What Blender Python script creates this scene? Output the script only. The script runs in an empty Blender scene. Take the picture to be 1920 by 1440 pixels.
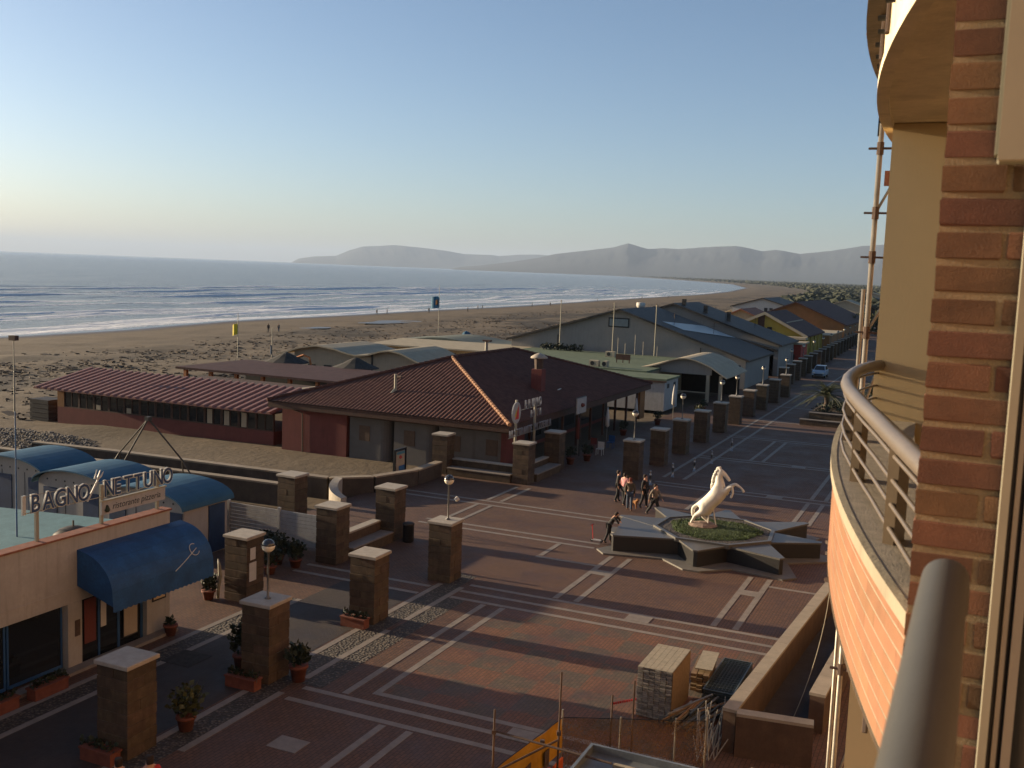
import bpy, bmesh, math, random
import numpy as np
from mathutils import Matrix, Vector
R = math.radians
random.seed(7); np.random.seed(7)
S = bpy.context.scene
COL = S.collection
# ------------------------------------------------------------------ camera
YAW, PITCH, ROLL, CAMZ = R(23.9494), R(6.2944), R(2.2048), 12.5
f = Vector((-math.sin(YAW)*math.cos(PITCH), math.cos(YAW)*math.cos(PITCH), -math.sin(PITCH)))
r0 = Vector((math.cos(YAW), math.sin(YAW), 0)); u0 = r0.cross(f)
r = r0*math.cos(ROLL) + u0*math.sin(ROLL); u = -r0*math.sin(ROLL) + u0*math.cos(ROLL)
cd = bpy.data.cameras.new('camera'); cam = bpy.data.objects.new('camera', cd); COL.objects.link(cam)
cam.matrix_world = Matrix(((r.x, u.x, -f.x, 0), (r.y, u.y, -f.y, 0), (r.z, u.z, -f.z, CAMZ), (0, 0, 0, 1)))
cd.sensor_width = 36; cd.sensor_fit = 'HORIZONTAL'; cd.lens = 36*1930/1920
cd.clip_start = 0.05; cd.clip_end = 90000
S.camera = cam
cd.dof.use_dof = True; cd.dof.focus_distance = 45; cd.dof.aperture_fstop = 8.5
# ------------------------------------------------------------------ sky and sun
SUN_EL, SUN_AZ = R(10.0), R(2.4)          # shadows fall towards +X, a little towards +Y
w = bpy.data.worlds.new('World'); S.world = w; w.use_nodes = True
nt = w.node_tree; nt.nodes.clear()
sky = nt.nodes.new('ShaderNodeTexSky'); sky.sky_type = 'NISHITA'; sky.sun_disc = False
sky.sun_elevation = SUN_EL; sky.sun_rotation = R(267.6); sky.altitude = 0
sky.air_density = 0.74; sky.dust_density = 1.2; sky.ozone_density = 2.0
bg = nt.nodes.new('ShaderNodeBackground'); bg.inputs['Strength'].default_value = 0.066
wo = nt.nodes.new('ShaderNodeOutputWorld')
nt.links.new(sky.outputs[0], bg.inputs[0]); nt.links.new(bg.outputs[0], wo.inputs[0])
sd = bpy.data.lights.new('sun', 'SUN'); sd.energy = 5.0; sd.angle = R(0.55); sd.color = (1.0, 0.78, 0.52)
so = bpy.data.objects.new('sun', sd); COL.objects.link(so)
d = Vector((math.cos(SUN_EL)*math.cos(SUN_AZ), math.cos(SUN_EL)*math.sin(SUN_AZ), -math.sin(SUN_EL)))
so.rotation_euler = d.to_track_quat('-Z', 'Y').to_euler()
so.location = (-60, 0, 60)
S.view_settings.view_transform = 'Standard'; S.view_settings.look = 'None'
S.view_settings.exposure = 1.42; S.view_settings.gamma = 1
S.cycles.use_denoising = True
S.cycles.max_bounces = 6; S.cycles.diffuse_bounces = 3; S.cycles.glossy_bounces = 3
S.cycles.transmission_bounces = 4; S.cycles.volume_bounces = 1; S.cycles.transparent_max_bounces = 6
S.cycles.caustics_reflective = False; S.cycles.caustics_refractive = False

# ------------------------------------------------------------------ materials
def nodes(name):
    m = bpy.data.materials.new(name); m.use_nodes = True
    t = m.node_tree; b = t.nodes['Principled BSDF']
    return m, t, b
def N(t, kind, **kw):
    n = t.nodes.new(kind)
    for k, v in kw.items():
        if k.startswith('_'): setattr(n, k[1:], v)
        else: n.inputs[k.replace('__', ' ')].default_value = v
    return n
def pos(t):
    return t.nodes.new('ShaderNodeNewGeometry').outputs['Position']
def c4(c, k=1.0): return (c[0]*k, c[1]*k, c[2]*k, 1)
def mixc(t, fac, a, b):
    n = t.nodes.new('ShaderNodeMix'); n.data_type = 'RGBA'
    for sock, v in ((n.inputs[0], fac), (n.inputs[6], a), (n.inputs[7], b)):
        if hasattr(v, 'links') or hasattr(v, 'is_linked'): t.links.new(v, sock)
        else: sock.default_value = v
    return n.outputs[2]
def ramp(t, src, p0, p1):
    n = t.nodes.new('ShaderNodeMapRange'); n.inputs[1].default_value = p0; n.inputs[2].default_value = p1
    t.links.new(src, n.inputs[0]); return n.outputs[0]
def noise(t, vec, scale, detail=4, rough=0.6):
    n = N(t, 'ShaderNodeTexNoise', Scale=scale, Detail=detail, Roughness=rough)
    t.links.new(vec, n.inputs['Vector']); return n.outputs[0]
def scaled(t, vec, s, rot=(0, 0, 0)):
    n = t.nodes.new('ShaderNodeMapping'); n.inputs['Scale'].default_value = s; n.inputs['Rotation'].default_value = rot
    t.links.new(vec, n.inputs['Vector']); return n.outputs[0]
def bump(t, b, src, strength, dist=0.02):
    n = t.nodes.new('ShaderNodeBump'); n.inputs['Strength'].default_value = strength; n.inputs['Distance'].default_value = dist
    t.links.new(src, n.inputs['Height']); t.links.new(n.outputs[0], b.inputs['Normal'])
def M(name, col, rough=0.8, var=0.22, scale=2.5, bmp=0.15, bscale=30, metal=0.0, streak=0.0, stain=None, spec=0.35, perobj=0.0, coords='pos'):
    m, t, b = nodes(name)
    p = pos(t) if coords == 'pos' else t.nodes.new('ShaderNodeTexCoord').outputs['Object']
    n1 = noise(t, p, scale); n2 = noise(t, p, scale*9, 3)
    c = mixc(t, ramp(t, n1, 0.3, 0.7), c4(col, 1-var), c4(col, 1+var))
    c = mixc(t, ramp(t, n2, 0.35, 0.75), c, mixc(t, 0.5, c, c4(col, 1-var*1.3)))
    if streak:
        s = noise(t, scaled(t, p, (3, 3, 0.25)), 2.2, 3)
        c = mixc(t, ramp(t, s, 0.5, 0.8), c, mixc(t, streak, c, c4(stain or (col[0]*.35, col[1]*.33, col[2]*.3))))
    if perobj:
        oi = t.nodes.new('ShaderNodeObjectInfo')
        hsv = t.nodes.new('ShaderNodeHueSaturation')
        mr = t.nodes.new('ShaderNodeMapRange'); mr.inputs[3].default_value = 1-perobj; mr.inputs[4].default_value = 1+perobj
        t.links.new(oi.outputs['Random'], mr.inputs[0]); t.links.new(mr.outputs[0], hsv.inputs['Value'])
        mh = t.nodes.new('ShaderNodeMapRange'); mh.inputs[3].default_value = 0.5-perobj*.045; mh.inputs[4].default_value = 0.5+perobj*.045
        wn = t.nodes.new('ShaderNodeTexWhiteNoise'); wn.noise_dimensions = '1D'; t.links.new(oi.outputs['Random'], wn.inputs['W'])
        t.links.new(wn.outputs[0], mh.inputs[0]); t.links.new(mh.outputs[0], hsv.inputs['Hue'])
        t.links.new(c, hsv.inputs['Color']); c = hsv.outputs[0]
    t.links.new(c, b.inputs['Base Color'])
    b.inputs['Roughness'].default_value = rough; b.inputs['Metallic'].default_value = metal
    b.inputs['Specular IOR Level'].default_value = spec
    if bmp: bump(t, b, noise(t, p, bscale, 4), bmp, 0.01)
    return m

# ------------------------------------------------------------------ mesh helpers
KIDS = {}
def link(o, parent=None):
    COL.objects.link(o)
    if parent is not None:
        o.parent = parent; KIDS.setdefault(parent.name, []).append(o)
    return o
def org(p):
    v = Vector((0, 0, 0))
    while p is not None:
        v += p.location; p = p.parent
    return v
def tag(o, label=None, cat=None, group=None, kind=None):
    if label: o['label'] = label
    if cat: o['category'] = cat
    if group: o['group'] = group
    if kind: o['kind'] = kind
    return o
def thing(name, label, cat, loc=(0, 0, 0), group=None, rz=0.0):
    o = bpy.data.objects.new(name, None); o.location = loc; o.rotation_euler = (0, 0, rz); o.empty_display_size = .1
    link(o); return tag(o, label, cat, group)
def copy_tree(o, parent=None):
    c = o.copy(); link(c, parent)
    for k in KIDS.get(o.name, []): copy_tree(k, c)
    return c
class MB:
    def __init__(s): s.v = []; s.f = []
    def add(s, vs, fs):
        n = len(s.v); s.v += [tuple(q) for q in vs]; s.f += [tuple(i+n for i in q) for q in fs]; return s
    def box(s, x0, x1, y0, y1, z0, z1):
        return s.add([(x0,y0,z0),(x1,y0,z0),(x1,y1,z0),(x0,y1,z0),(x0,y0,z1),(x1,y0,z1),(x1,y1,z1),(x0,y1,z1)],
                     [(0,3,2,1),(4,5,6,7),(0,1,5,4),(1,2,6,5),(2,3,7,6),(3,0,4,7)])
    def rbox(s, c, sz, rz=0.0, tilt=0.0):
        m = Matrix.Translation(c) @ Matrix.Rotation(rz, 4, 'Z') @ Matrix.Rotation(tilt, 4, 'X')
        a, b_, h = sz[0]/2, sz[1]/2, sz[2]/2
        vs = [m @ Vector(q) for q in ((-a,-b_,-h),(a,-b_,-h),(a,b_,-h),(-a,b_,-h),(-a,-b_,h),(a,-b_,h),(a,b_,h),(-a,b_,h))]
        return s.add(vs, [(0,3,2,1),(4,5,6,7),(0,1,5,4),(1,2,6,5),(2,3,7,6),(3,0,4,7)])
    def bevbox(s, x0, x1, y0, y1, z0, z1, b=0.02):
        vs = []
        for z, k in ((z0, b), (z0+b, 0), (z1-b, 0), (z1, b)):
            vs += [(x0+k+b*(k==0)*0, y0+k, z), (x1-k, y0+k, z), (x1-k, y1-k, z), (x0+k, y1-k, z)]
        fs = [(3,2,1,0), (12,13,14,15)]
        for j in range(3):
            for i in range(4):
                k = (i+1) % 4; fs.append((j*4+i, j*4+k, j*4+4+k, j*4+4+i))
        return s.add(vs, fs)
    def cyl(s, p0, p1, r0, r1=None, n=10, cap=True):
        p0, p1 = Vector(p0), Vector(p1); r1 = r0 if r1 is None else r1
        ax = (p1-p0).normalized(); a = ax.orthogonal().normalized(); b_ = ax.cross(a)
        vs = []
        for p, rr in ((p0, r0), (p1, r1)):
            for i in range(n):
                t = 2*math.pi*i/n; vs.append(p + a*(rr*math.cos(t)) + b_*(rr*math.sin(t)))
        fs = [(i, (i+1) % n, n+(i+1) % n, n+i) for i in range(n)]
        if cap: fs += [tuple(range(n-1, -1, -1)), tuple(range(n, 2*n))]
        return s.add(vs, fs)
    def tube(s, pts, rad, n=8, cap=True):
        pts = [Vector(p) for p in pts]; rs = rad if isinstance(rad, (list, tuple)) else [rad]*len(pts)
        vs = []; up = None
        for i, p in enumerate(pts):
            d_ = (pts[min(i+1, len(pts)-1)] - pts[max(i-1, 0)]).normalized()
            if up is None: up = d_.orthogonal().normalized()
            else:
                up = (up - d_*up.dot(d_))
                up = up.normalized() if up.length > 1e-6 else d_.orthogonal().normalized()
            b_ = d_.cross(up)
            for k in range(n):
                t = 2*math.pi*k/n; vs.append(p + up*(rs[i]*math.cos(t)) + b_*(rs[i]*math.sin(t)))
        fs = []
        for i in range(len(pts)-1):
            for k in range(n):
                q = (k+1) % n; fs.append((i*n+k, i*n+q, i*n+n+q, i*n+n+k))
        if cap: fs += [tuple(range(n-1, -1, -1)), tuple(range((len(pts)-1)*n, len(pts)*n))]
        return s.add(vs, fs)
    def prism(s, poly, z0, z1):
        n = len(poly); vs = [(x, y, z0) for x, y in poly] + [(x, y, z1) for x, y in poly]
        return s.add(vs, [tuple(range(n-1, -1, -1)), tuple(range(n, 2*n))] + [(i, (i+1) % n, n+(i+1) % n, n+i) for i in range(n)])
    def yprism(s, poly, y0, y1):      # poly in (x, z), extruded along y
        n = len(poly); vs = [(x, y0, z) for x, z in poly] + [(x, y1, z) for x, z in poly]
        return s.add(vs, [tuple(range(n)), tuple(range(2*n-1, n-1, -1))] + [(i, n+i, n+(i+1) % n, (i+1) % n) for i in range(n)])
    def xprism(s, poly, x0, x1):      # poly in (y, z), extruded along x
        n = len(poly); vs = [(x0, y, z) for y, z in poly] + [(x1, y, z) for y, z in poly]
        return s.add(vs, [tuple(range(n-1, -1, -1)), tuple(range(n, 2*n))] + [(i, (i+1) % n, n+(i+1) % n, n+i) for i in range(n)])
    def lathe(s, c, prof, n=14):      # prof: (radius, z)
        vs = []
        for rr, z in prof:
            for i in range(n):
                t = 2*math.pi*i/n; vs.append((c[0]+rr*math.cos(t), c[1]+rr*math.sin(t), c[2]+z))
        fs = []
        for j in range(len(prof)-1):
            for i in range(n):
                k = (i+1) % n; fs.append((j*n+i, j*n+k, j*n+n+k, j*n+n+i))
        fs += [tuple(range(n-1, -1, -1)), tuple(range((len(prof)-1)*n, len(prof)*n))]
        return s.add(vs, fs)
    def slab(s, poly3, th):           # planar polygon with thickness straight down
        n = len(poly3); vs = [tuple(q) for q in poly3] + [(q[0], q[1], q[2]-th) for q in poly3]
        return s.add(vs, [tuple(range(n)), tuple(range(2*n-1, n-1, -1))] + [(i, n+i, n+(i+1) % n, (i+1) % n) for i in range(n)])
    def leaves(s, c, rad, n, size, up=0.3, shell=0.35):
        for _ in range(n):
            v = Vector((random.gauss(0, 1), random.gauss(0, 1), random.gauss(0, 1))).normalized()
            k = (shell + (1-shell)*random.random())
            p = Vector((c[0]+v.x*rad[0]*k, c[1]+v.y*rad[1]*k, c[2]+v.z*rad[2]*k))
            a = Vector((random.uniform(-1,1), random.uniform(-1,1), random.uniform(-.6,1)+up)).normalized()
            b_ = a.orthogonal().normalized(); b_ = (Matrix.Rotation(random.random()*6.28, 3, a) @ b_)
            L = size*random.uniform(.6, 1.4); Wd = L*.35
            s.add([p-b_*Wd*.2, p+a*L*.5-b_*Wd, p+a*L, p+a*L*.5+b_*Wd], [(0,1,2,3)])
        return s
    def build(s, name, mat, parent=None, smooth=False, kind=None, label=None):
        o_ = org(parent) if parent is not None else Vector((0, 0, 0))
        me = bpy.data.meshes.new(name)
        me.from_pydata([(x-o_.x, y-o_.y, z-o_.z) for x, y, z in s.v], [], s.f); me.update()
        if isinstance(mat, (list, tuple)):
            for q in mat: me.materials.append(q)
        else: me.materials.append(mat)
        if smooth:
            me.polygons.foreach_set('use_smooth', [True]*len(me.polygons))
        ob = bpy.data.objects.new(name, me); link(ob, parent)
        if kind: ob['kind'] = kind
        if label: ob['label'] = label
        return ob
def share(name, src, parent, loc, rot=None):
    ob = bpy.data.objects.new(name, src.data); ob.location = loc
    if rot: ob.rotation_euler = rot
    return link(ob, parent)
FACE_X = (R(90), 0, R(90))
FACE_Y = (R(90), 0, 0)
_dg = [None]
def text(name, body, mat, parent, loc, size, rot, ext=0.01, off=0.0, sx=1.0, shear=0.0, align='LEFT'):
    cu = bpy.data.curves.new(name, 'FONT'); cu.body = body; cu.size = size; cu.extrude = ext; cu.offset = off
    cu.align_x = align; cu.shear = shear; cu.resolution_u = 3
    tmp = bpy.data.objects.new('tmp', cu); me = tmp.to_mesh().copy()
    tmp.to_mesh_clear(); bpy.data.objects.remove(tmp); bpy.data.curves.remove(cu)
    me.name = name; me.materials.clear(); me.materials.append(mat)
    ob = bpy.data.objects.new(name, me); ob.location = Vector(loc)-org(parent); ob.rotation_euler = rot; ob.scale = (sx, 1, 1)
    return link(ob, parent)
ORD = ['nearest','second','third','fourth','fifth','sixth','seventh','eighth','ninth','tenth','eleventh','twelfth','thirteenth','fourteenth','fifteenth','sixteenth','seventeenth','eighteenth','nineteenth','twentieth','twenty-first','twenty-second']
# ================================================================== materials
MAT = dict(
 tuff=M('tuff_stone', (.074,.049,.029), .9, .35, 3.5, .5, 26, streak=.5, perobj=.22),
 capstone=M('pale_capstone', (.33,.29,.235), .75, .15, 4, .2, 40, streak=.2),
 band=M('pale_stone_band', (.20,.172,.145), .7, .2, 2.5, .1, 50),
 cream=M('cream_render', (.34,.28,.20), .85, .10, 1.2, .1, 60, streak=.25),
 beige=M('ochre_render', (.56,.415,.22), .85, .05, .8, .06, 90, streak=.12),
 slabedge=M('weathered_cream_render', (.70,.595,.41), .85, .14, 3, .3, 60, streak=.35),
 mortar=M('pale_mortar', (.23,.165,.095), .95, .18, 30, .6, 220, coords='pos'),
 brick=M('red_brick', (.125,.056,.029), .85, .22, 14, .35, 260, perobj=.34, streak=.35),
 obrick=M('orange_brick', (.245,.118,.062), .85, .10, 9, .25, 220, perobj=.10),
 facade=None,
 edge=M('cream_edge', (.29,.25,.175), .85, .14, 3, .3, 60, streak=.3),
 coping=M('balcony_stone', (.24,.205,.155), .7, .22, 18, .35, 140),
 rail=M('painted_rail', (.135,.108,.082), .38, .10, 6, .04, 120, spec=.5),
 postm=M('bronze_post', (.115,.08,.046), .45, .15, 6, .05, 120),
 alu=M('aluminium', (.26,.245,.21), .35, .08, 4, .03, 90, metal=.35),
 greyrail=M('grey_painted_rail', (.055,.053,.047), .55, .08, 8, .08, 160),
 dark=M('painted_interior_shade', (.012,.011,.011), .7, .3, 2, 0),  # near-black paints the shade of interiors onto walls under roofs
 gutter=M('ivory_plastic', (.27,.25,.185), .5, .06, 2, .02, 40),
 steel=M('scaffold_steel', (.26,.235,.19), .45, .25, 6, .1, 60, metal=.4),
 rust=M('rusty_iron', (.075,.048,.035), .8, .3, 8, .2, 60),
 chrome=M('chrome', (.20,.21,.225), .3, .05, 3, 0, metal=1.0),
 blackm=M('black_metal', (.015,.015,.016), .4, .2, 5, .05),
 globe=M('opal_globe', (.72,.66,.52), .25, .05, 3, 0, spec=.5),
 nwall=M('nettuno_render', (.33,.305,.265), .85, .12, 1.0, .12, 40, streak=.3),
 terra=M('terracotta', (.22,.085,.05), .8, .25, 5, .2, 60),
 bluecloth=M('blue_awning_cloth', (.016,.070,.175), .7, .30, 1.6, .55, 3.2),
 bluepaint=M('blue_paint', (.02,.07,.17), .5, .2, 3, .05),
 navy=M('navy_door', (.014,.035,.085), .45, .25, 2, .05),
 blueroof=M('blue_roof_sheet', (.034,.098,.155), .6, .15, 2, .06, 30, spec=0.15),
 tealroof=M('teal_roof_sheet', (.095,.175,.195), .6, .15, 2, .06, 30, spec=0.15),
 white=M('white_paint', (.46,.44,.40), .6, .08, 2, .06, 40, streak=.15),
 whiteslat=M('white_slat', (.33,.325,.31), .6, .12, 3, .1, 40, streak=.3),
 redwall=M('red_render', (.135,.036,.029), .85, .16, 1.2, .12, 40, streak=.35),
 rooftile=M('roof_tile', (.095,.045,.034), .8, .30, 2.2, .25, 40, streak=.25, spec=0.12),
 sunlit_hip=M('hip_tile_painted_sunlit', (.24,.12,.062), .8, .25, 4, .2, 40),  # orange sunlight put into the colour, used on one hip only
 redsheet=M('red_roof_sheet', (.135,.055,.046), .45, .16, 1.5, .05, 30, spec=0.12),
 redrib=M('red_roof_rib', (.25,.13,.10), .45, .12, 1.5, .05, 30, spec=0.12),
 wood=M('dark_wood', (.06,.028,.018), .75, .3, 3, .2, 30),
 orangewood=M('orange_wood', (.36,.12,.03), .6, .25, 3, .15, 30),
 grout=M('grey_hut_wall', (.11,.10,.09), .85, .12, 1.5, .1, 30),
 shutter=M('brown_shutter', (.085,.05,.03), .7, .2, 5, .2, 50),
 greenroof=M('green_roof_felt', (.125,.155,.105), .9, .18, 1.2, .1, 30, spec=0.1),
 greywall=M('grey_hall_wall', (.235,.22,.20), .85, .08, .6, .06, 30, streak=.2),
 slate=M('slate_roof', (.062,.056,.050), .55, .25, 1.5, .1, 30, spec=0.08),
 purpleroof=M('dull_red_roof', (.080,.045,.040), .7, .25, 1.5, .15, 30, spec=0.08),
 yellow=M('yellow_render', (.32,.245,.045), .85, .1, 1, .1, 30),
 ochre=M('ochre_wall', (.23,.105,.035), .85, .15, 1, .1, 30),
 redhut=M('bright_red_wall', (.32,.04,.025), .8, .15, 1, .1, 30),
 skylight=M('skylight_sheet', (.17,.20,.21), .3, .15, 2, .02),
 offwhite=M('off_white_sheet', (.36,.31,.225), .85, .12, 1, .08, 30, streak=.2, spec=0.1),
 thatch=M('dark_thatch', (.035,.033,.03), .95, .4, 6, .6, 40),
 leaf=M('dark_leaf', (.016,.024,.009), .6, .4, 3, 0),
 leaf2=M('olive_leaf', (.055,.06,.02), .6, .4, 2, 0),
 pine=M('pine_crown', (.024,.03,.015), .8, .45, .03, 0),
 trunk=M('bark', (.06,.042,.03), .9, .3, 8, .6, 30),
 soil=M('soil', (.05,.035,.025), .95, .3, 8, .4, 40),
 gran=M('dark_granite', (.018,.017,.016), .35, .3, 30, .05, 90, spec=.5),
 grantop=M('grey_granite_top', (.085,.08,.07), .40, .25, 20, .05, 90, spec=.5),
 marble=M('pale_marble', (.13,.118,.10), .6, .18, 3, .05, 60),
 horsew=M('white_statue_paint', (.60,.565,.48), .55, .10, 6, .15, 30),
 rock=M('pink_rock', (.24,.17,.13), .9, .3, 6, .6, 25),
 plank=M('galvanised_plank', (.23,.21,.18), .55, .3, 12, .2, 60, metal=.3, perobj=.3),
 plankface=M('weathered_plank_top', (.28,.25,.185), .8, .2, 6, .2, 60),
 woodb=M('raw_timber', (.20,.13,.07), .85, .25, 8, .3, 50, perobj=.25),
 gridm=M('grey_grid_steel', (.085,.10,.095), .5, .25, 6, .1, 50, metal=.4),
 zinc=M('zinc_sheet', (.19,.21,.22), .45, .25, 2, .08, 30, metal=.5),
 ybanner=M('yellow_plastic', (.42,.215,.015), .55, .15, 3, .1, 30),
 obarrier=M('orange_plastic', (.50,.09,.015), .5, .12, 3, .05, 30),
 hill=M('far_hill', (.018,.026,.032), .95, .35, .0009, 0),
 glass=None, net=None,
)
def glassmat(name, tint, rough=.05):
    m, t, b = nodes(name); b.inputs['Base Color'].default_value = c4(tint); b.inputs['Roughness'].default_value = rough
    b.inputs['Specular IOR Level'].default_value = .6
    n = noise(t, pos(t), 1.5, 2); bump(t, b, n, .04, .02)
    return m
MAT['glass'] = glassmat('dark_window_glass', (.012,.014,.017))
MAT['carglass'] = glassmat('car_glass', (.02,.025,.03), .03)
def facade_mat():
    m, t, b = nodes('facade_brickwork'); p = pos(t)
    cx = t.nodes.new('ShaderNodeSeparateXYZ'); t.links.new(p, cx.inputs[0])
    ad = N(t, 'ShaderNodeMath', _operation='ADD'); t.links.new(cx.outputs[0], ad.inputs[0]); t.links.new(cx.outputs[1], ad.inputs[1])
    cb = t.nodes.new('ShaderNodeCombineXYZ'); t.links.new(ad.outputs[0], cb.inputs[0]); t.links.new(cx.outputs[2], cb.inputs[1])
    br = N(t, 'ShaderNodeTexBrick', Scale=1.0, Mortar__Size=.006); br.inputs['Brick Width'].default_value = .262; br.inputs['Row Height'].default_value = .067
    br.inputs['Color1'].default_value = c4((.36,.22,.14)); br.inputs['Color2'].default_value = c4((.28,.165,.10)); br.inputs['Mortar'].default_value = c4((.38,.32,.22))
    t.links.new(cb.outputs[0], br.inputs['Vector']); t.links.new(br.outputs[0], b.inputs['Base Color'])
    b.inputs['Roughness'].default_value = .85; bump(t, b, br.outputs['Fac'], -.4, .01)
    return m
MAT['facade'] = facade_mat()
def netmat():
    m, t, b = nodes('debris_net'); p = pos(t)
    wv = noise(t, p, 2.0, 3)
    col = mixc(t, ramp(t, wv, .35, .65), c4((.20,.10,.03)), c4((.10,.065,.03)))
    t.links.new(col, b.inputs['Base Color']); b.inputs['Roughness'].default_value = .8
    tr = t.nodes.new('ShaderNodeBsdfTransparent'); mx = t.nodes.new('ShaderNodeMixShader')
    k = N(t, 'ShaderNodeTexNoise', Scale=55, Detail=1); t.links.new(p, k.inputs['Vector'])
    t.links.new(ramp(t, k.outputs[0], .44, .55), mx.inputs[0])
    t.links.new(tr.outputs[0], mx.inputs[1]); t.links.new(b.outputs[0], mx.inputs[2])
    t.links.new(mx.outputs[0], t.nodes['Material Output'].inputs['Surface'])
    return m
MAT['net'] = netmat()
def paving_mat(name, c1, c2, mort, check=None, rot=True, wet=0.0, rw=.235, rh=.118):
    m, t, b = nodes(name); p = pos(t)
    v = scaled(t, p, (1, 1, 1), (0, 0, R(90) if rot else 0))
    br = N(t, 'ShaderNodeTexBrick', Scale=1.0, Mortar__Size=.010); br.inputs['Brick Width'].default_value = rw; br.inputs['Row Height'].default_value = rh
    br.inputs['Color1'].default_value = c4(c1); br.inputs['Color2'].default_value = c4(c2); br.inputs['Mortar'].default_value = c4(mort)
    br.inputs['Mortar Smooth'].default_value = .2
    t.links.new(v, br.inputs['Vector']); c = br.outputs[0]
    if check:
        ch = N(t, 'ShaderNodeTexChecker', Scale=1.0); t.links.new(scaled(t, p, (1/1.25, 1/1.18, 0.001)), ch.inputs['Vector'])
        g_ = mixc(t, 1.0, c, check)
        mg = t.nodes.new('ShaderNodeMix'); mg.data_type = 'RGBA'; mg.blend_type = 'MULTIPLY'
        mg.inputs[0].default_value = 1; t.links.new(c, mg.inputs[6]); mg.inputs[7].default_value = check
        nz = noise(t, p, 1.3, 2)
        fm = N(t, 'ShaderNodeMath', _operation='MULTIPLY'); t.links.new(ch.outputs[1], fm.inputs[0]); t.links.new(ramp(t, nz, .25, .5), fm.inputs[1])
        c = mixc(t, fm.outputs[0], c, mg.outputs[2])
    big = noise(t, p, .55, 5, .65); sm = noise(t, p, 5.0, 4)
    c = mixc(t, ramp(t, big, .42, .72), c, mixc(t, .45, c, c4((c1[0]*.35, c1[1]*.35, c1[2]*.4))))
    c = mixc(t, ramp(t, sm, .5, .85), c, mixc(t, .35, c, c4((c1[0]*1.5, c1[1]*1.6, c1[2]*1.7))))
    t.links.new(c, b.inputs['Base Color'])
    rr = N(t, 'ShaderNodeMapRange'); t.links.new(big, rr.inputs[0])
    rr.inputs[1].default_value = .35; rr.inputs[2].default_value = .7; rr.inputs[3].default_value = .85; rr.inputs[4].default_value = .55 - wet
    t.links.new(rr.outputs[0], b.inputs['Roughness']); b.inputs['Specular IOR Level'].default_value = .3
    ad = N(t, 'ShaderNodeMath', _operation='MULTIPLY_ADD'); t.links.new(br.outputs['Fac'], ad.inputs[0]); ad.inputs[1].default_value = -1
    t.links.new(noise(t, p, 22, 3), ad.inputs[2]); bump(t, b, ad.outputs[0], .55, .012)
    return m
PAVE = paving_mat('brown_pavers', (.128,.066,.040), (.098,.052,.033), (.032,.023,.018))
PANEL = paving_mat('chequered_pavers', (.165,.075,.043), (.128,.061,.037), (.06,.04,.028), check=(.66,1.05,1.25,1))
SHADEPAVE = paving_mat('pavers_painted_shade', (.046,.035,.030), (.038,.030,.026), (.04,.03,.025))  # darker copy of the brown pavers with shade painted into the colour
def pebble_mat():
    m, t, b = nodes('pebble_bed'); p = pos(t)
    vo = N(t, 'ShaderNodeTexVoronoi', Scale=11.0); t.links.new(p, vo.inputs['Vector'])
    sp = t.nodes.new('ShaderNodeSeparateColor'); t.links.new(vo.outputs['Color'], sp.inputs[0])
    c = mixc(t, sp.outputs[0], c4((.06,.046,.034)), c4((.145,.112,.08)))
    c = mixc(t, ramp(t, vo.outputs['Distance'], .25, .5), c, c4((.03,.024,.018)))
    t.links.new(c, b.inputs['Base Color']); b.inputs['Roughness'].default_value = .8
    iv = N(t, 'ShaderNodeMath', _operation='MULTIPLY', ); t.links.new(vo.outputs['Distance'], iv.inputs[0]); iv.inputs[1].default_value = -1
    bump(t, b, iv.outputs[0], .9, .04); return m
PEB = pebble_mat()

# ================================================================== land, sea, hills
SH = [(-400,-140),(60,-148),(125,-151.5),(145,-154),(173,-160),(213,-163),(247,-164.5),(305,-168),(416,-176),(651,-199),(845,-214),(1144,-253),(1744,-355),(2757,-598),(4009,-1017),(6500,-1950),(9901,-3330),(14000,-4950),(40000,-16000)]
shy = np.array([a for a, _ in SH], float); shx = np.array([b for _, b in SH], float)
def shore(y): return np.interp(y, shy, shx)
def vnoise(x, y, s, seed=0):
    rng = np.random.RandomState(seed); out = np.zeros_like(x, dtype=float); amp = 1.0
    for k in range(5):
        a = rng.uniform(0, 6.28); ph = rng.uniform(0, 6.28); ph2 = rng.uniform(0, 6.28)
        out += amp*np.sin((x*math.cos(a)+y*math.sin(a))/s*(1.9**k)+ph)*np.sin((-x*math.sin(a)+y*math.cos(a))/s*(1.9**k)*.8+ph2); amp *= .55
    return out
def grid(name, X, Y, Z, mat, attrs=None, smooth=True):
    ny, nx = X.shape
    me = bpy.data.meshes.new(name)
    v = np.stack([X, Y, Z], -1).reshape(-1, 3)
    i = np.arange((ny-1)*(nx-1)); a = (i//(nx-1))*nx + i % (nx-1)
    fs = np.stack([a, a+1, a+nx+1, a+nx], -1)
    me.vertices.add(len(v)); me.vertices.foreach_set('co', v.ravel())
    me.loops.add(fs.size); me.loops.foreach_set('vertex_index', fs.ravel())
    me.polygons.add(len(fs)); me.polygons.foreach_set('loop_start', np.arange(len(fs))*4)
    me.polygons.foreach_set('use_smooth', np.full(len(fs), smooth))
    me.update(); me.validate()
    for k, arr in (attrs or {}).items():
        at = me.attributes.new(k, 'FLOAT', 'POINT'); at.data.foreach_set('value', arr.ravel().astype(np.float32))
    me.materials.append(mat)
    o = bpy.data.objects.new(name, me); link(o); o['kind'] = 'structure'; return o
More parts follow.
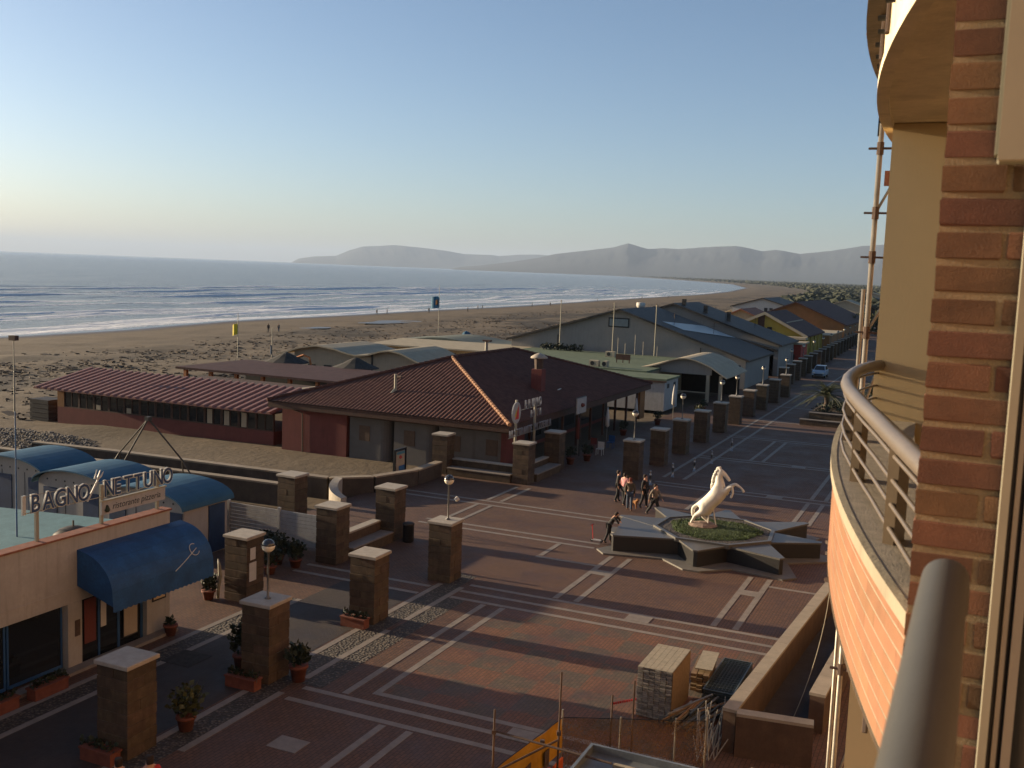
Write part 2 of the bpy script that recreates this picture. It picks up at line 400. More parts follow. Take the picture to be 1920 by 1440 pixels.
def sand_mat():
    m, t, b = nodes('beach_sand'); p = pos(t)
    at = t.nodes.new('ShaderNodeAttribute'); at.attribute_name = 'shore_dist'
    vg = t.nodes.new('ShaderNodeAttribute'); vg.attribute_name = 'veg'
    n1 = noise(t, p, .25, 5); n2 = noise(t, scaled(t, p, (1, .45, 1)), .055, 8, .72); n3 = noise(t, p, 3.5, 4)
    c = mixc(t, ramp(t, n1, .3, .7), c4((.090,.065,.040)), c4((.125,.092,.057)))
    deb = ramp(t, n2, .48, .56)
    zone = N(t, 'ShaderNodeMapRange'); t.links.new(at.outputs['Fac'], zone.inputs[0])
    zone.inputs[1].default_value = 104; zone.inputs[2].default_value = 74; zone.inputs[3].default_value = .12; zone.inputs[4].default_value = 1
    zone2 = ramp(t, at.outputs['Fac'], 22, 48)
    f1 = N(t, 'ShaderNodeMath', _operation='MULTIPLY'); t.links.new(deb, f1.inputs[0]); t.links.new(zone.outputs[0], f1.inputs[1])
    f2 = N(t, 'ShaderNodeMath', _operation='MULTIPLY'); t.links.new(f1.outputs[0], f2.inputs[0]); t.links.new(zone2, f2.inputs[1])
    c = mixc(t, f2.outputs[0], c, c4((.024,.018,.013)))
    sp = ramp(t, n3, .57, .66)
    f3 = N(t, 'ShaderNodeMath', _operation='MULTIPLY'); t.links.new(sp, f3.inputs[0]); t.links.new(zone.outputs[0], f3.inputs[1])
    c = mixc(t, f3.outputs[0], c, c4((.03,.022,.016)))
    wetf = N(t, 'ShaderNodeMapRange'); t.links.new(at.outputs['Fac'], wetf.inputs[0])
    wetf.inputs[1].default_value = 11; wetf.inputs[2].default_value = 2; 
    c = mixc(t, wetf.outputs[0], c, c4((.075,.055,.04)))
    c = mixc(t, vg.outputs['Fac'], c, mixc(t, ramp(t, n1, .4, .6), c4((.05,.05,.028)), c4((.10,.08,.045))))
    t.links.new(c, b.inputs['Base Color'])
    rr = N(t, 'ShaderNodeMapRange'); t.links.new(wetf.outputs[0], rr.inputs[0]); rr.inputs[3].default_value = .95; rr.inputs[4].default_value = .22
    t.links.new(rr.outputs[0], b.inputs['Roughness']); b.inputs['Specular IOR Level'].default_value = .25
    nb = N(t, 'ShaderNodeMath', _operation='ADD'); t.links.new(noise(t, p, 2.2, 4), nb.inputs[0]); t.links.new(noise(t, p, .5, 3), nb.inputs[1])
    bump(t, b, nb.outputs[0], .35, .16)
    return m
ys = np.concatenate([np.arange(-200, 40, 20), np.arange(40, 300, 2.0), np.arange(300, 900, 10), np.geomspace(900, 30000, 60)])
ds = np.concatenate([[-80, -40, -20, -10, -5, -2], np.arange(0, 30, 1.5), np.arange(30, 126, 2.0), [130, 140, 160, 200, 260, 400, 700, 1500, 4000, 12000, 30000]])
DD, YY = np.meshgrid(ds, ys)
wob = 2.2*vnoise(YY*.0, YY, 18, 3)*np.exp(-np.abs(DD)/60)*(YY < 900)
XX = shore(YY) + DD + wob*.6
ZZ = np.interp(DD, [-80, 0, 8, 25, 60, 105, 30000], [-5, -2.0, -1.75, -1.35, -.95, -.30, -.25])
dune = .16*vnoise(XX, YY, 5, 1) + .07*vnoise(XX, YY, 1.7, 2)
mask = np.clip((DD-6)/30, 0, 1)*np.clip((108-DD)/25, 0, 1)*(YY < 900)
ZZ = ZZ + dune*mask
VEG = np.clip((DD-70)/40, 0, 1)*np.clip((YY-330)/250, 0, 1)
beach = grid('beach', XX, YY, ZZ, sand_mat(), {'shore_dist': DD, 'veg': VEG})
# sea -------------------------------------------------------------
def sea_mat():
    m, t, b = nodes('sea_water'); p = pos(t)
    fo = t.nodes.new('ShaderNodeAttribute'); fo.attribute_name = 'foam'
    br = noise(t, scaled(t, p, (.5, .16, 1)), 1.0, 6, .7); fine = noise(t, p, 1.6, 4, .7)
    s1 = N(t, 'ShaderNodeMath', _operation='ADD'); t.links.new(br, s1.inputs[0]); t.links.new(fine, s1.inputs[1])
    s2 = N(t, 'ShaderNodeMath', _operation='ADD'); t.links.new(s1.outputs[0], s2.inputs[0]); t.links.new(fo.outputs['Fac'], s2.inputs[1])
    fm = ramp(t, s2.outputs[0], 1.44, 1.66)
    nr = noise(t, scaled(t, p, (.06, .02, 1)), 1.0, 3)
    wc = mixc(t, ramp(t, nr, .35, .65), c4((.15,.158,.155)), c4((.20,.203,.195)))
    c = mixc(t, fm, wc, c4((.62,.64,.66))); t.links.new(c, b.inputs['Base Color'])
    rr = N(t, 'ShaderNodeMapRange'); t.links.new(fm, rr.inputs[0]); rr.inputs[3].default_value = .22; rr.inputs[4].default_value = .8
    t.links.new(rr.outputs[0], b.inputs['Roughness']); b.inputs['IOR'].default_value = 1.33
    h1 = noise(t, scaled(t, p, (.30, .10, 1)), 1.0, 6, .65)
    bump(t, b, h1, .8, 2.2)
    return m
sy = np.concatenate([np.arange(-400, 60, 40), np.arange(60, 420, 3.0), np.arange(420, 1000, 12), np.geomspace(1000, 40000, 70)])
sdv = np.concatenate([np.arange(-14, 260, 1.0), np.arange(260, 520, 4), np.geomspace(520, 40000, 45)])
D2, Y2 = np.meshgrid(sdv, sy)
X2 = shore(Y2) - D2
def waves(D, Y):
    z = np.zeros_like(D); fo = np.zeros_like(D)
    rng = np.random.RandomState(11)
    rows = [9, 17, 27, 38, 49, 62, 76, 90, 106, 125, 148, 172, 200]
    for i, d0 in enumerate(rows):
        ph = rng.uniform(0, 6.28, 4)
        dd = d0 + 5*np.sin(Y/63+ph[0]) + 2.5*np.sin(Y/23+ph[1])
        env = np.clip(.55+.75*np.sin(Y/(47+7*i)+ph[2])*np.sin(Y/(130+11*i)+ph[3])+.25*np.sin(Y/19+ph[1]), 0, 1.2)
        q = D-dd; h = (.28+.0036*d0)*env; h = np.minimum(h, .80)*(1 if d0 < 150 else .6)
        # steep on the shore side (small D), gentle seaward
        z += h*np.where(q < 0, np.exp(-(q/1.6)**2), np.exp(-(q/4.5)**2))
        fo += 1.25*env*np.exp(-((q+.6)/1.3)**2)*(d0 < 190)
        fo += (.50*env*np.exp(-np.clip(-q, 0, None)/5)*(q < 0))*(d0 < 160)
    fo += .50*np.exp(-((D-2)/4)**2) + .15*np.exp(-((D-18)/22)**2) + .07*np.exp(-((D-80)/60)**2)
    return z, fo
zw, fo = waves(D2, Y2)
swell = .22*np.sin((D2+.25*Y2)/9+1.5*np.sin(Y2/70))*np.clip(D2/60, 0, 1)*np.clip((900-D2)/600, 0, 1) + .12*vnoise(X2, Y2, 6, 9)*np.clip(D2/30, 0, 1)*(D2 < 520)
nearf = np.clip((1500-Y2)/800, 0, 1)
Z2 = -2.0 + (zw + swell)*nearf + np.where(D2 < 0, 0.0, 0)
Z2 = np.where(D2 < 2, np.minimum(Z2, -1.93), Z2)
fo = fo*nearf + (1-nearf)*.12*np.exp(-D2/200)
fo = fo - .05*np.clip((D2-200)/200, 0, 1)
sea = grid('sea', X2, Y2, Z2, sea_mat(), {'foam': fo})
# hills -------------------------------------------------------------
def hills(name, prof, dist, depth, seed):
    az = np.array([p[0] for p in prof]); el = np.array([p[1] for p in prof])
    A = np.linspace(az[0], az[-1], 420); E_ = np.interp(A, az, el)
    T = np.linspace(0, 1, 26)
    AA, TT = np.meshgrid(A, T)
    E2 = np.interp(AA, az, el)
    rad = dist - depth*.75 + depth*TT*1.2
    shape = np.where(TT < .62, (TT/.62)**.85, np.clip(1-(TT-.62)/.38, 0, 1))
    rid = 1 + .3*(.22*vnoise(AA*900, TT*2600, 420, seed)+.10*vnoise(AA*900, TT*2600, 130, seed+1))*np.clip(1-np.abs(TT-.62)/.62, 0, 1)*np.clip(np.abs(TT-.62)*4, 0, 1)
    edge = np.clip((AA-az[0])/.5, 0, 1)
    H = E2*rad*shape*rid + CAMZ*shape*edge
    return grid(name, rad*np.sin(np.radians(AA)), rad*np.cos(np.radians(AA)), H-6*(1-shape)-3, MAT['hill'])
cape = [(-36.25,0.0),(-35.83,.0038),(-34.99,.0064),(-33.85,.0077),(-33.13,.0137),(-32.42,.0178),(-30.69,.0205),(-28.93,.0187),(-28.05,.0173),(-26.87,.0145),(-25.4,.0145),(-24.96,.0138),(-23.78,.0161),(-22.75,.0168),(-20,.014),(-16,.012)]
rng_ = [(-27.6,0.0),(-27.14,.0016),(-25.97,.0039),(-24.21,.0087),(-22.75,.0137),(-21.87,.0179),(-20.71,.0212),(-18.67,.0265),(-17.87,.0311),(-16.78,.0262),(-15.92,.0277),(-15.19,.0272),(-13.49,.0302),(-12.08,.032),(-11.51,.0308),(-10.66,.0278),(-9.97,.0297),(-8.72,.0264),(-7.11,.0303),(-5.53,.0359),(-4.48,.0374),(-1.93,.0414),(4,.040),(12,.03)]
hills('hills', cape, 21000, 3500, 3)
hills('hills', rng_, 13500, 4200, 5)
# ================================================================== paved promenade
def sheet(name, x0, x1, y0, y1, z, mat, parent=None, th=.0):
    mb = MB()
    if th: mb.box(x0, x1, y0, y1, z-th, z)
    else: mb.add([(x0,y0,z),(x1,y0,z),(x1,y1,z),(x0,y1,z)], [(0,1,2,3)])
    o = mb.build(name, mat, parent); 
    if parent is None: o['kind'] = 'structure'
    return o
plaza = MB()
plaza.prism([(-24.6,-12),(12,-12),(12,420),(-34,420),(-24.6,150),(-24.6,57.2),(-29.9,57.2),(-29.9,30.4),(-31.5,30.4),(-31.5,27),(-24.6,27)], -.5, 0.0)
plaza = plaza.build('plaza_pavement', PAVE); plaza['kind'] = 'structure'
def band(x0, x1, y0, y1, z=.006):
    mb = MB(); mb.box(x0, x1, y0, y1, z-.03, z); return mb.build('paving_band', MAT['band'], plaza)
HW = .11
def tline(y, x0, x1): 
    # split in stone lengths so the joints read
    band(x0, x1, y-HW, y+HW, .006)
def aline(x, y0, y1): band(x-HW, x+HW, y0, y1, .010)
for y in (23.55, 24.4): tline(y, -17.2, -2.5)
for y in (34.15, 35.0, 35.85): tline(y, -17.4, -5.2)
tline(34.9, -24.5, -18.7); tline(33.9, -24.5, -18.7)
for y in (43.75, 44.55): tline(y, -24.2, -15.0)
for y in (48.9, 49.75): tline(y, -29.0, -15.3)
for y in (59.55, 60.4): tline(y, -17.0, -2.0)
for y in (70.45, 71.2): tline(y, -17.0, -2.0)
for y in (81.2, 82.0, 92.5, 93.3, 104.0, 115.0, 126.0, 137.0, 148.0, 160.0): tline(y, -17.2, -2.0)
for x in (-15.9, -15.1): aline(x, 24.62 if x < -15.5 else 25.2, 33.95)
tline(25.1, -15.21, -5.6)
for x in (-13.85, -13.0): aline(x, 14.0, 23.35); aline(x, 36.05, 42.9)
for x in (-7.7, -6.9): aline(x, 36.05, 43.0); aline(x, 53.8, 59.35); aline(x, 60.6, 70.2)
for x in (-13.35, -12.5): aline(x, 53.8, 59.35); aline(x, 71.4, 81.0)
for x in (-23.4, -22.6): aline(x, 44.8, 48.7); aline(x, 50.0, 54.0)
tline(41.1, -16.8, -13.95); aline(-16.65, 41.3, 43.6); tline(42.0, -6.79, -4.9)
for x in (-18.5, -17.55):
    for a, b_ in ((14, 18.3), (19.6, 23.8), (25.0, 29.8), (31.0, 35.4)): aline(x, a, b_)
for x in (-23.0, -22.1): aline(x, 14, 31.0)
aline(-15.6, 62, 180); aline(-16.9, 62, 118)
for i, (x, y) in enumerate([(-15.4,21.2),(-10.2,24.6),(-10.3,35.45),(-13.4,40.2),(-7.3,40.65),(-10.5,44.2),(-9.7,60.0),(-10.0,70.8)]):
    mb = MB(); mb.box(x-.45, x+.45, y-.35, y+.35, -.02, .014); mb.build('paving_slab', MAT['band'], plaza)
sheet('pebble_strip', -18.39, -17.66, 14, 37, .004, PEB, plaza)
sheet('pebble_strip', -17.44, -16.7, 24.6, 34.0, .004, PEB, plaza)
sheet('pebble_strip', -22.89, -22.21, 14, 31, .004, PEB, plaza)
sheet('chequered_panel', -14.99, -5.6, 25.21, 33.95, .004, PANEL, plaza)
sheet('alley_painted_shade', -22.0, -18.7, 12, 34, .004, SHADEPAVE, plaza)  # dark sheet paints the alley's shade onto the pavement
# ================================================================== the apartment building the camera looks from
bld = thing('apartment_building', 'brick apartment building filling the right edge beside the promenade', 'building', (1.3, 0, 0))
MB().box(1.3, 12, -14, 2.3, 0, 24).box(1.3, 12, 5.85, 20, 0, 24).box(1.9, 14, 20, 56, 0, 15).box(2.6, 12, 2.3, 5.85, 0, 24).build('wall', MAT['facade'], bld)  # lower far wing is unseen, added for warm bounce onto the pillars
MB().box(1.1, 12.2, -14.2, 20.2, 24, 24.4).box(1.7, 14.2, 20.21, 56.2, 15, 15.4).build('roof', MAT['slabedge'], bld)
for z in (1, 4.2, 7.4, 13.8, 17, 20.2):
    for y in (9.5, 13.5, 17.2, 24, 29, 34, 39, 44, 49, 54, 59, 64, 69):
        if y > 20 and (z > 12 or y > 55): continue
        q_ = .6 if y > 20 else 0
        wn = MB().box(1.24+q_, 1.32+q_, y-.7, y+.7, z, z+1.6).build('window', MAT['alu'], bld)
        MB().box(1.225+q_, 1.235+q_, y-.62, y+.62, z+.08, z+1.52).build('pane', MAT['glass'], wn)
MB().box(2.52, 2.598, 3.0, 5.2, 11.2, 13.2).build('balcony_door', MAT['alu'], bld)
# brick pier -------------------------------------------------------
PY = 2.30
pier = thing('brick_pier', 'dark red brick pier with pale mortar at the right edge of the view', 'pier', (-.08, PY, 0))
MB().box(-.0785, 1.3, PY+.0025, PY+.24, 0, 24).build('mortar', MAT['mortar'], pier)
CP = .067
def brickmesh(L, Hh, Dp, seed):
    random.seed(seed)
    j = lambda: random.uniform(-.0016, .0016)
    mb = MB(); mb.bevbox(0, L, 0, Dp, 0, Hh, .003); mb.v = [(x+j(), y+j()*.8, z+j()) for x, y, z in mb.v]
    return mb
protos = {}
for L in (.12, .25):
    protos[L] = []
    for sdx in range(4):
        me = bpy.data.meshes.new('brick'); b_ = brickmesh(L, .0545, .115, sdx+int(L*100)); me.from_pydata(b_.v, [], b_.f); me.materials.append(MAT['brick']); protos[L].append(me)
random.seed(3)
z = 10.95; k = 0
# course phase matched so that a bed joint sits at z = 12.67+
while z < 14.2:
    x = -.08; first = .12 if k % 2 == 0 else .25
    seq = [first, .25, .25, .25]
    for L in seq:
        if x > .45: break
        ob = bpy.data.objects.new('brick', random.choice(protos[L])); ob.location = (x+.08+random.uniform(-.0015, .0015), random.uniform(-.003, .001), z); link(ob, pier)
        x += L+.012
    z += CP; k += 1
# window jamb with blind box beside the camera ------------------------
fr = thing('window_frame', 'pale aluminium window jamb with grooved channels in front of brick pier', 'window frame', (.075, 2.26, 10.8))
MB().box(.078, .094, 2.235, 2.290, 10.8, 12.742).build('jamb', MAT['gutter'], fr)
MB().box(.0945, .103, 2.262, 2.290, 10.8, 12.742).build('channel', MAT['blackm'], fr)
MB().box(.1035, .113, 2.250, 2.290, 10.8, 12.742).build('rib', MAT['alu'], fr)
MB().box(.1135, .121, 2.268, 2.290, 10.8, 12.742).build('channel', MAT['blackm'], fr)
MB().box(.1215, .139, 2.245, 2.290, 10.8, 12.742).build('jamb', MAT['alu'], fr)
MB().box(.1395, .9, 2.284, 2.290, 10.8, 12.742).build('pane', MAT['glass'], fr)
bb = thing('blind_box', 'ivory blind casing ending halfway down the brick pier', 'blind box', (.02, 2.23, 12.75))
MB().bevbox(.018, .9, 2.22, 2.291, 12.745, 14.5, .003).build('casing', MAT['gutter'], bb)
MB().box(.012, .0178, 2.24, 2.288, 12.76, 14.5).build('flange', MAT['gutter'], bb)
# camera's own rail -------------------------------------------------
nr = thing('near_handrail', 'thick grey handrail tube running towards the viewer at lower right', 'handrail', (0, 1.2, 10.5))
pts = [(-.026, .15, 12.05), (-.022, .6, 12.05), (-.015, 1.1, 12.05), (-.010, 1.55, 12.05), (-.008, 1.70, 12.048), (-.005, 1.745, 12.038), (-.003, 1.765, 12.015), (-.002, 1.77, 11.98)]
MB().tube(pts, [.034]*5+[.0335, .033, .032], 28).build('tube', MAT['greyrail'], nr, True)
MB().tube([(-.002, 1.77, 11.985), (-.002, 1.77, 11.0)], .024, 14).build('post', MAT['greyrail'], nr, True)
# neighbouring curved balconies -----------------------------------------
AR, AC, AX0 = 13.0, 5.9, -.57
def ax(y, inset=0.0): return AR+AX0+inset - math.sqrt(AR*AR-(y-AC)**2)
def arcpts(y0, y1, inset, n): return [(ax(y0+(y1-y0)*i/n, inset), y0+(y1-y0)*i/n) for i in range(n+1)]
def arcband(mb, y0, y1, i0, i1, z0, z1, n=24):
    o = arcpts(y0, y1, i0, n); q = arcpts(y0, y1, i1, n)
    vs = [(x, y, z0) for x, y in o]+[(x, y, z1) for x, y in o]+[(x, y, z0) for x, y in q]+[(x, y, z1) for x, y in q]
    m = n+1; fs = []
    for i in range(n):
        fs += [(i+1, i, m+i, m+i+1), (2*m+i, 2*m+i+1, 3*m+i+1, 3*m+i), (m+i, 3*m+i, 3*m+i+1, m+i+1), (i, i+1, 2*m+i+1, 2*m+i)]
    fs += [(0, 2*m, 3*m, m), (n, m+n, 3*m+n, 2*m+n)]
    return mb.add(vs, fs)
def balcony(name, label, zb, zt, rail):
    B = thing(name, label, 'balcony', (-.3, 4, zb-.3))
    Y0, Y1 = 2.325, 9.2
    arcband(MB(), Y0, Y1, .0046, .105, zb, zt-.004, 112).build('mortar_bed', MAT['edge'], B)
    arcband(MB(), Y0, Y1, .003, .09, zb-.014, zb-.0005, 40).build('brick_foot', MAT['tuff'], B)
    random.seed(5 if rail else 6)
    ncs = 8; ch = (zt-zb)/ncs
    for c in range(ncs):
        y = Y0 - (0.13 if c % 2 else 0)
        while y < Y1:
            a, e = max(Y0, y), min(Y1, y+.262-.0014)
            if e-a > .02:
                j = random.uniform(-.0001, .0001)
                arcband(MB(), a, e, .004+j, .06, zb+c*ch+.003, zb+(c+1)*ch-.003, 4).build('brick', MAT['obrick'], B)
            y += .262
    # ragged foot of the brick facing, brackets and bolts below it
    for i in range(14):
        y = Y0+.12+i*.47
        if y > Y1-.1: break
        MB().cyl((ax(y, .09), y, zb-.075), (ax(y, .045), y, zb-.075), .011, n=8).build('bolt', MAT['blackm'], B)
        MB().cyl((ax(y+.05, .09), y+.05, zb-.115), (ax(y+.05, .05), y+.05, zb-.115), .010, n=8).build('bolt', MAT['blackm'], B)
        MB().tube([(ax(y+.2, .072), y+.2, zb+.0), (ax(y+.2, .072), y+.2, zb-.15), (ax(y+.2, .074), y+.17, zb-.20)], .009, 6).build('bracket', MAT['rust'], B)
    mort = MB()
    for i in range(90):
        y = Y0+random.random()*(Y1-Y0); q = random.uniform(.004, .016)
        mort.rbox((ax(y, random.uniform(.01, .08)), y, zb-q*.4), (q*1.6, q*2.4, q), random.random()*3)
    mort.build('mortar_droppings', MAT['rust'], B, kind='stuff')
    arcband(MB(), Y0, Y1, .34 if rail else .082, 1.9, zb-.275, zb-.02, 40).build('slab', MAT['slabedge'], B)
    arcband(MB(), Y0, Y1, .30 if rail else .066, .35 if rail else .118, zb-.300, zb-.262, 40).build('drip_mould', MAT['slabedge'], B)
    arcband(MB(), Y0, Y1, -.006, .34, zt, zt+.03, 40).build('coping', MAT['coping'], B)
    arcband(MB(), Y0, Y1, -.011, .012, zt-.006, zt+.0315, 40).build('coping_edge', MAT['edge'], B)
    if rail:
        rz = 12.08
        rp = [(-.03,2.35),(-.075,2.56),(-.126,2.8),(-.18,3.05),(-.235,3.32),(-.30,3.62),(-.357,3.9),(-.415,4.2),(-.460,4.5),(-.485,4.8),(-.492,5.06),(-.487,5.30),(-.470,5.5),(-.44,5.66),(-.425,5.70)]
        MB().tube([(x, y, rz) for x, y in rp], .0275, 18).build('handrail', MAT['rail'], B, True)
        for y in (2.98, 3.86, 4.85):
            x = np.interp(y, [q[1] for q in rp], [q[0] for q in rp])
            MB().rbox((x+.012, y, (zt+.03+rz)/2), (.030, .085, rz-zt-.03), R(-16+ (y-3)*7)).build('post', MAT['postm'], B)
        for i in range(4):
            zz = zt+.03+.045+i*.066
            MB().tube([(x-.008, y, zz) for x, y in rp], .0062, 8).build('rail_bar', MAT['rail'], B, True)
        y = 2.60; MB().tube([(-.04, y, rz-.10), (-.055, y-.02, rz-.045), (-.052, y-.01, rz-.03)], .009, 8).build('bracket', MAT['rail'], B, True)
    return B
balcony('curved_balcony', 'curved orange brick balcony with railing, level with the camera', 11.39, 11.765, True)
balcony('curved_balcony', 'upper curved balcony seen from below at the top edge', 13.60, 13.975, False)
pw = thing('partition_wall', 'plain ochre rendered partition wall between the balconies', 'wall', (-.44, 5.7, 0))
MB().bevbox(-.452, 2.6, 5.70, 5.85, 11.33, 13.322, .004).box(-.452, 2.6, 5.70, 5.85, 9.16, 11.088).build('render', MAT['beige'], pw)
MB().box(-.452, 2.6, 5.70, 5.85, 0, 9.1).build('lower_render', MAT['beige'], pw)
# scaffold ---------------------------------------------------------------
sc = thing('scaffold', 'thin steel scaffold tower rising beside the ochre wall', 'scaffold', (-.8, 9, 0))
def pole(p0, p1, rr=.024, nm='pole'): return MB().cyl(p0, p1, rr, n=10).build(nm, MAT['steel'], sc, True)
pole((-.805, 9.0, 0), (-.80, 9.0, 13.80), .021)
pole((-.56, 9.0, 0), (-.56, 9.0, 13.62), .016)
pole((-.98, 10.4, 0), (-.98, 10.4, 12.45), .018)
pole((-.56, 10.4, 0), (-.56, 10.4, 12.6), .016)
for i, zz in enumerate((12.10, 12.72, 13.08, 13.60, 11.4, 10.3, 9.2, 8.1)):
    MB().box(-.89, -.42, 8.985, 9.015, zz-.008, zz+.008).build('ledger', MAT['rust'], sc)
    MB().cyl((-.80, 9.0, zz-.05), (-.80, 9.0, zz+.05), .028, n=8).build('coupler', MAT['rust'], sc)
for zz in (8.1, 9.2, 10.3, 11.4, 12.1, 13.08):
    pole((-.80, 9.0, zz), (-.56, 9.0, zz+.9 if zz < 12 else zz+.5), .011, 'brace')
MB().box(-.75, -.66, 8.98, 9.02, 13.30, 13.42).build('warning_tag', MAT['terra'], sc)
MB().box(-.83, -.80, 8.99, 9.03, 13.70, 13.86).build('jack', MAT['blackm'], sc)
# ================================================================== stone pillars and lamps
NB = 8
def make_pillar(Hh=2.45, w=1.0, blocks=True):
    P_ = thing('stone_pillar', 'x', 'pillar')
    ch = (Hh-.12)/NB
    if blocks:
        MB().box(-w/2+.02, w/2-.02, -w/2+.02, w/2-.02, 0, Hh-.12).build('core', MAT['mortar_d'], P_)
        for i in range(NB):
            random.seed(i)
            if i % 2 == 0: spl = [(-w/2, random.uniform(-.1, .12), -w/2, w/2), (None, w/2, -w/2, w/2)]
            else: spl = [(-w/2, w/2, -w/2, random.uniform(-.12, .12)), (-w/2, w/2, None, w/2)]
            e = random.uniform(-.006, .006)
            a = spl[0]; MB().bevbox(a[0]-e, a[1]-.006 if i % 2 == 0 else a[1]+e, a[2]-e, a[3]-.006 if i % 2 else a[3]+e, i*ch+.006, (i+1)*ch-.006, .014).build('stone_block', MAT['tuff'], P_)
            if i % 2 == 0: MB().bevbox(a[1]+.006, w/2-e, -w/2+e, w/2-e, i*ch+.006, (i+1)*ch-.006, .014).build('stone_block', MAT['tuff'], P_)
            else: MB().bevbox(-w/2+e, w/2-e, a[3]+.006, w/2+e, i*ch+.006, (i+1)*ch-.006, .014).build('stone_block', MAT['tuff'], P_)
    else:
        mb = MB()
        for i in range(NB): mb.bevbox(-w/2, w/2, -w/2, w/2, i*ch+.004, (i+1)*ch-.004, .02)
        mb.build('shaft', MAT['tuff'], P_)
    MB().bevbox(-w/2-.055, w/2+.055, -w/2-.055, w/2+.055, Hh-.12, Hh, .018).build('cap', MAT['capstone'], P_)
    return P_
MAT['mortar_d'] = M('dark_mortar', (.10,.075,.05), .95, .3, 10, .3, 60)
lampy = set()
pilA = make_pillar(); pilB = make_pillar(blocks=False)
usedA = usedB = False
def place_pillar(x, y, label, group, far=False, rz=None):
    global usedA, usedB
    if far:
        o = pilB if not usedB else copy_tree(pilB); usedB = True
    else:
        o = pilA if not usedA else copy_tree(pilA); usedA = True
    o.location = (x, y, 0); o.rotation_euler = (0, 0, random.choice([0, math.pi/2, math.pi, -math.pi/2]) + random.uniform(-.02, .02)); tag(o, label, 'pillar', group); return o
random.seed(21)
place_pillar(-18.80, 19.05, 'nearest stone pillar at bottom left with pale cap', 'stone pillars by the promenade')
place_pillar(-18.68, 24.50, 'stone pillar with lamp standing behind flower pots, second nearest', 'stone pillars by the promenade')
place_pillar(-18.75, 30.45, 'stone pillar with planter box at its foot, no lamp', 'stone pillars by the promenade')
place_pillar(-18.68, 36.05, 'stone pillar with globe lamp in the middle of the square', 'stone pillars by the promenade')
place_pillar(-24.00, 30.15, 'stone pillar with white notices pinned on its side beside blue awning', 'stone pillars by the promenade')
place_pillar(-23.90, 35.80, 'stone pillar at the end of the white slatted fence', 'stone pillars by the promenade')
place_pillar(-23.80, 40.35, 'stone pillar beside the black litter bin', 'stone pillars by the promenade')
place_pillar(-29.10, 40.10, 'stone pillar standing alone in the sand before the beach wall', 'stone pillars by the promenade')
place_pillar(-29.00, 55.30, 'stone pillar in front of the grey huts of the red roofed restaurant', 'stone pillars by the promenade')
place_pillar(-23.60, 55.30, 'stone pillar under the restaurant sign posts', 'stone pillars by the promenade')
place_pillar(-23.70, 60.45, 'stone pillar behind the bench near the restaurant sign', 'stone pillars by the promenade')
rowy = [60.4, 66.0, 71.4, 77.3, 83.4, 89.0, 94.8, 100.6, 107.2, 113.5]
for i, y in enumerate(rowy):
    place_pillar(-18.45+.05*i, y, f'{ORD[i]} stone pillar of the long promenade row beyond the horse', 'promenade pillar row', far=y > 80)
row2 = [123+5.7*i for i in range(20)]
for i, y in enumerate(row2):
    place_pillar(-19.8-.021*(y-123), y, f'{ORD[i]} pillar of the distant promenade row behind the parked car' if i else 'first pillar of the distant promenade row behind the parked car', 'distant promenade pillars', far=True)
random.seed(4)
for i, (x, y) in enumerate([(-24.6, 124), (-24.4, 131), (-24.6, 137), (-24.8, 150)]):
    place_pillar(x, y, f'{ORD[i]} pillar in front of the red hut, inland row' if i else 'nearest pillar in front of the red hut, inland row', 'pillars by the red hut', far=True)
# notices on the pillar
for i, (z0, z1) in enumerate([(1.55, 2.0), (.75, 1.45)]):
    n_ = MB().box(-23.499, -23.488, 29.85-i*.05, 30.15+i*.05, z0, z1).build('notice', MAT['white'])
    tag(n_, 'upper small white notice on stone pillar' if i == 0 else 'larger white notice low on stone pillar', 'notice', 'notices on the pillar')
def make_lamp():
    L = thing('street_lamp', 'x', 'lamp')
    MB().lathe((0,0,0), [(.10,0),(.10,.03),(.05,.06),(.035,.10),(.032,1.38),(.05,1.40),(.06,1.46)], 12).build('pole', MAT['lampm'], L, True)
    n = 20; top = [( .205*math.cos(a), 1.62+.205*math.sin(a)) for a in np.linspace(.10, math.pi/2-.02, 8)]
    bot = [( .20*math.cos(a), 1.62+.20*math.sin(a)) for a in np.linspace(-math.pi/2+.25, .10, 9)]
    MB().lathe((0,0,0), [(.001, 1.42)]+bot+[(.001, bot[-1][1])], n).build('globe', MAT['globe'], L, True)
    MB().lathe((0,0,0), [(.001, top[0][1])]+top+[(.001, top[-1][1]+.002)], n).build('shade', MAT['blackm2'], L, True)
    return L
MAT['lampm'] = M('lamp_pole_paint', (.10,.095,.085), .35, .15, 4, .03, spec=.6)
MAT['blackm2'] = M('glossy_dark_shade', (.035,.033,.032), .12, .1, 4, 0, spec=.7)
lp = make_lamp(); lfirst = True
lampspots = [(-18.62,24.5,'globe lamp on the pillar nearest to the blue awning'),(-18.62,36.1,'globe lamp on the pillar in the middle of the square')]
for i, y in enumerate((60.4, 71.4, 83.4, 89.0, 100.6, 113.5)): lampspots.append((-18.45+.05*rowy.index(y), y, f'{ORD[i]} globe lamp along the promenade row beyond the horse'))
for i, k in enumerate((1, 3, 5, 7, 9, 11, 13, 15, 17)): lampspots.append((-19.8-.021*(row2[k]-123), row2[k], f'{ORD[i]} globe lamp over the distant pillar row'))
for x, y, lb in lampspots:
    o = lp if lfirst else copy_tree(lp); lfirst = False
    o.location = (x, y, 2.45); tag(o, lb, 'lamp', 'globe lamps on the pillars')
o = thing('loudspeaker_lamp', 'small white lamp on a side arm of the lamp pole in the square', 'lamp', (-18.62, 36.1, 3.5))
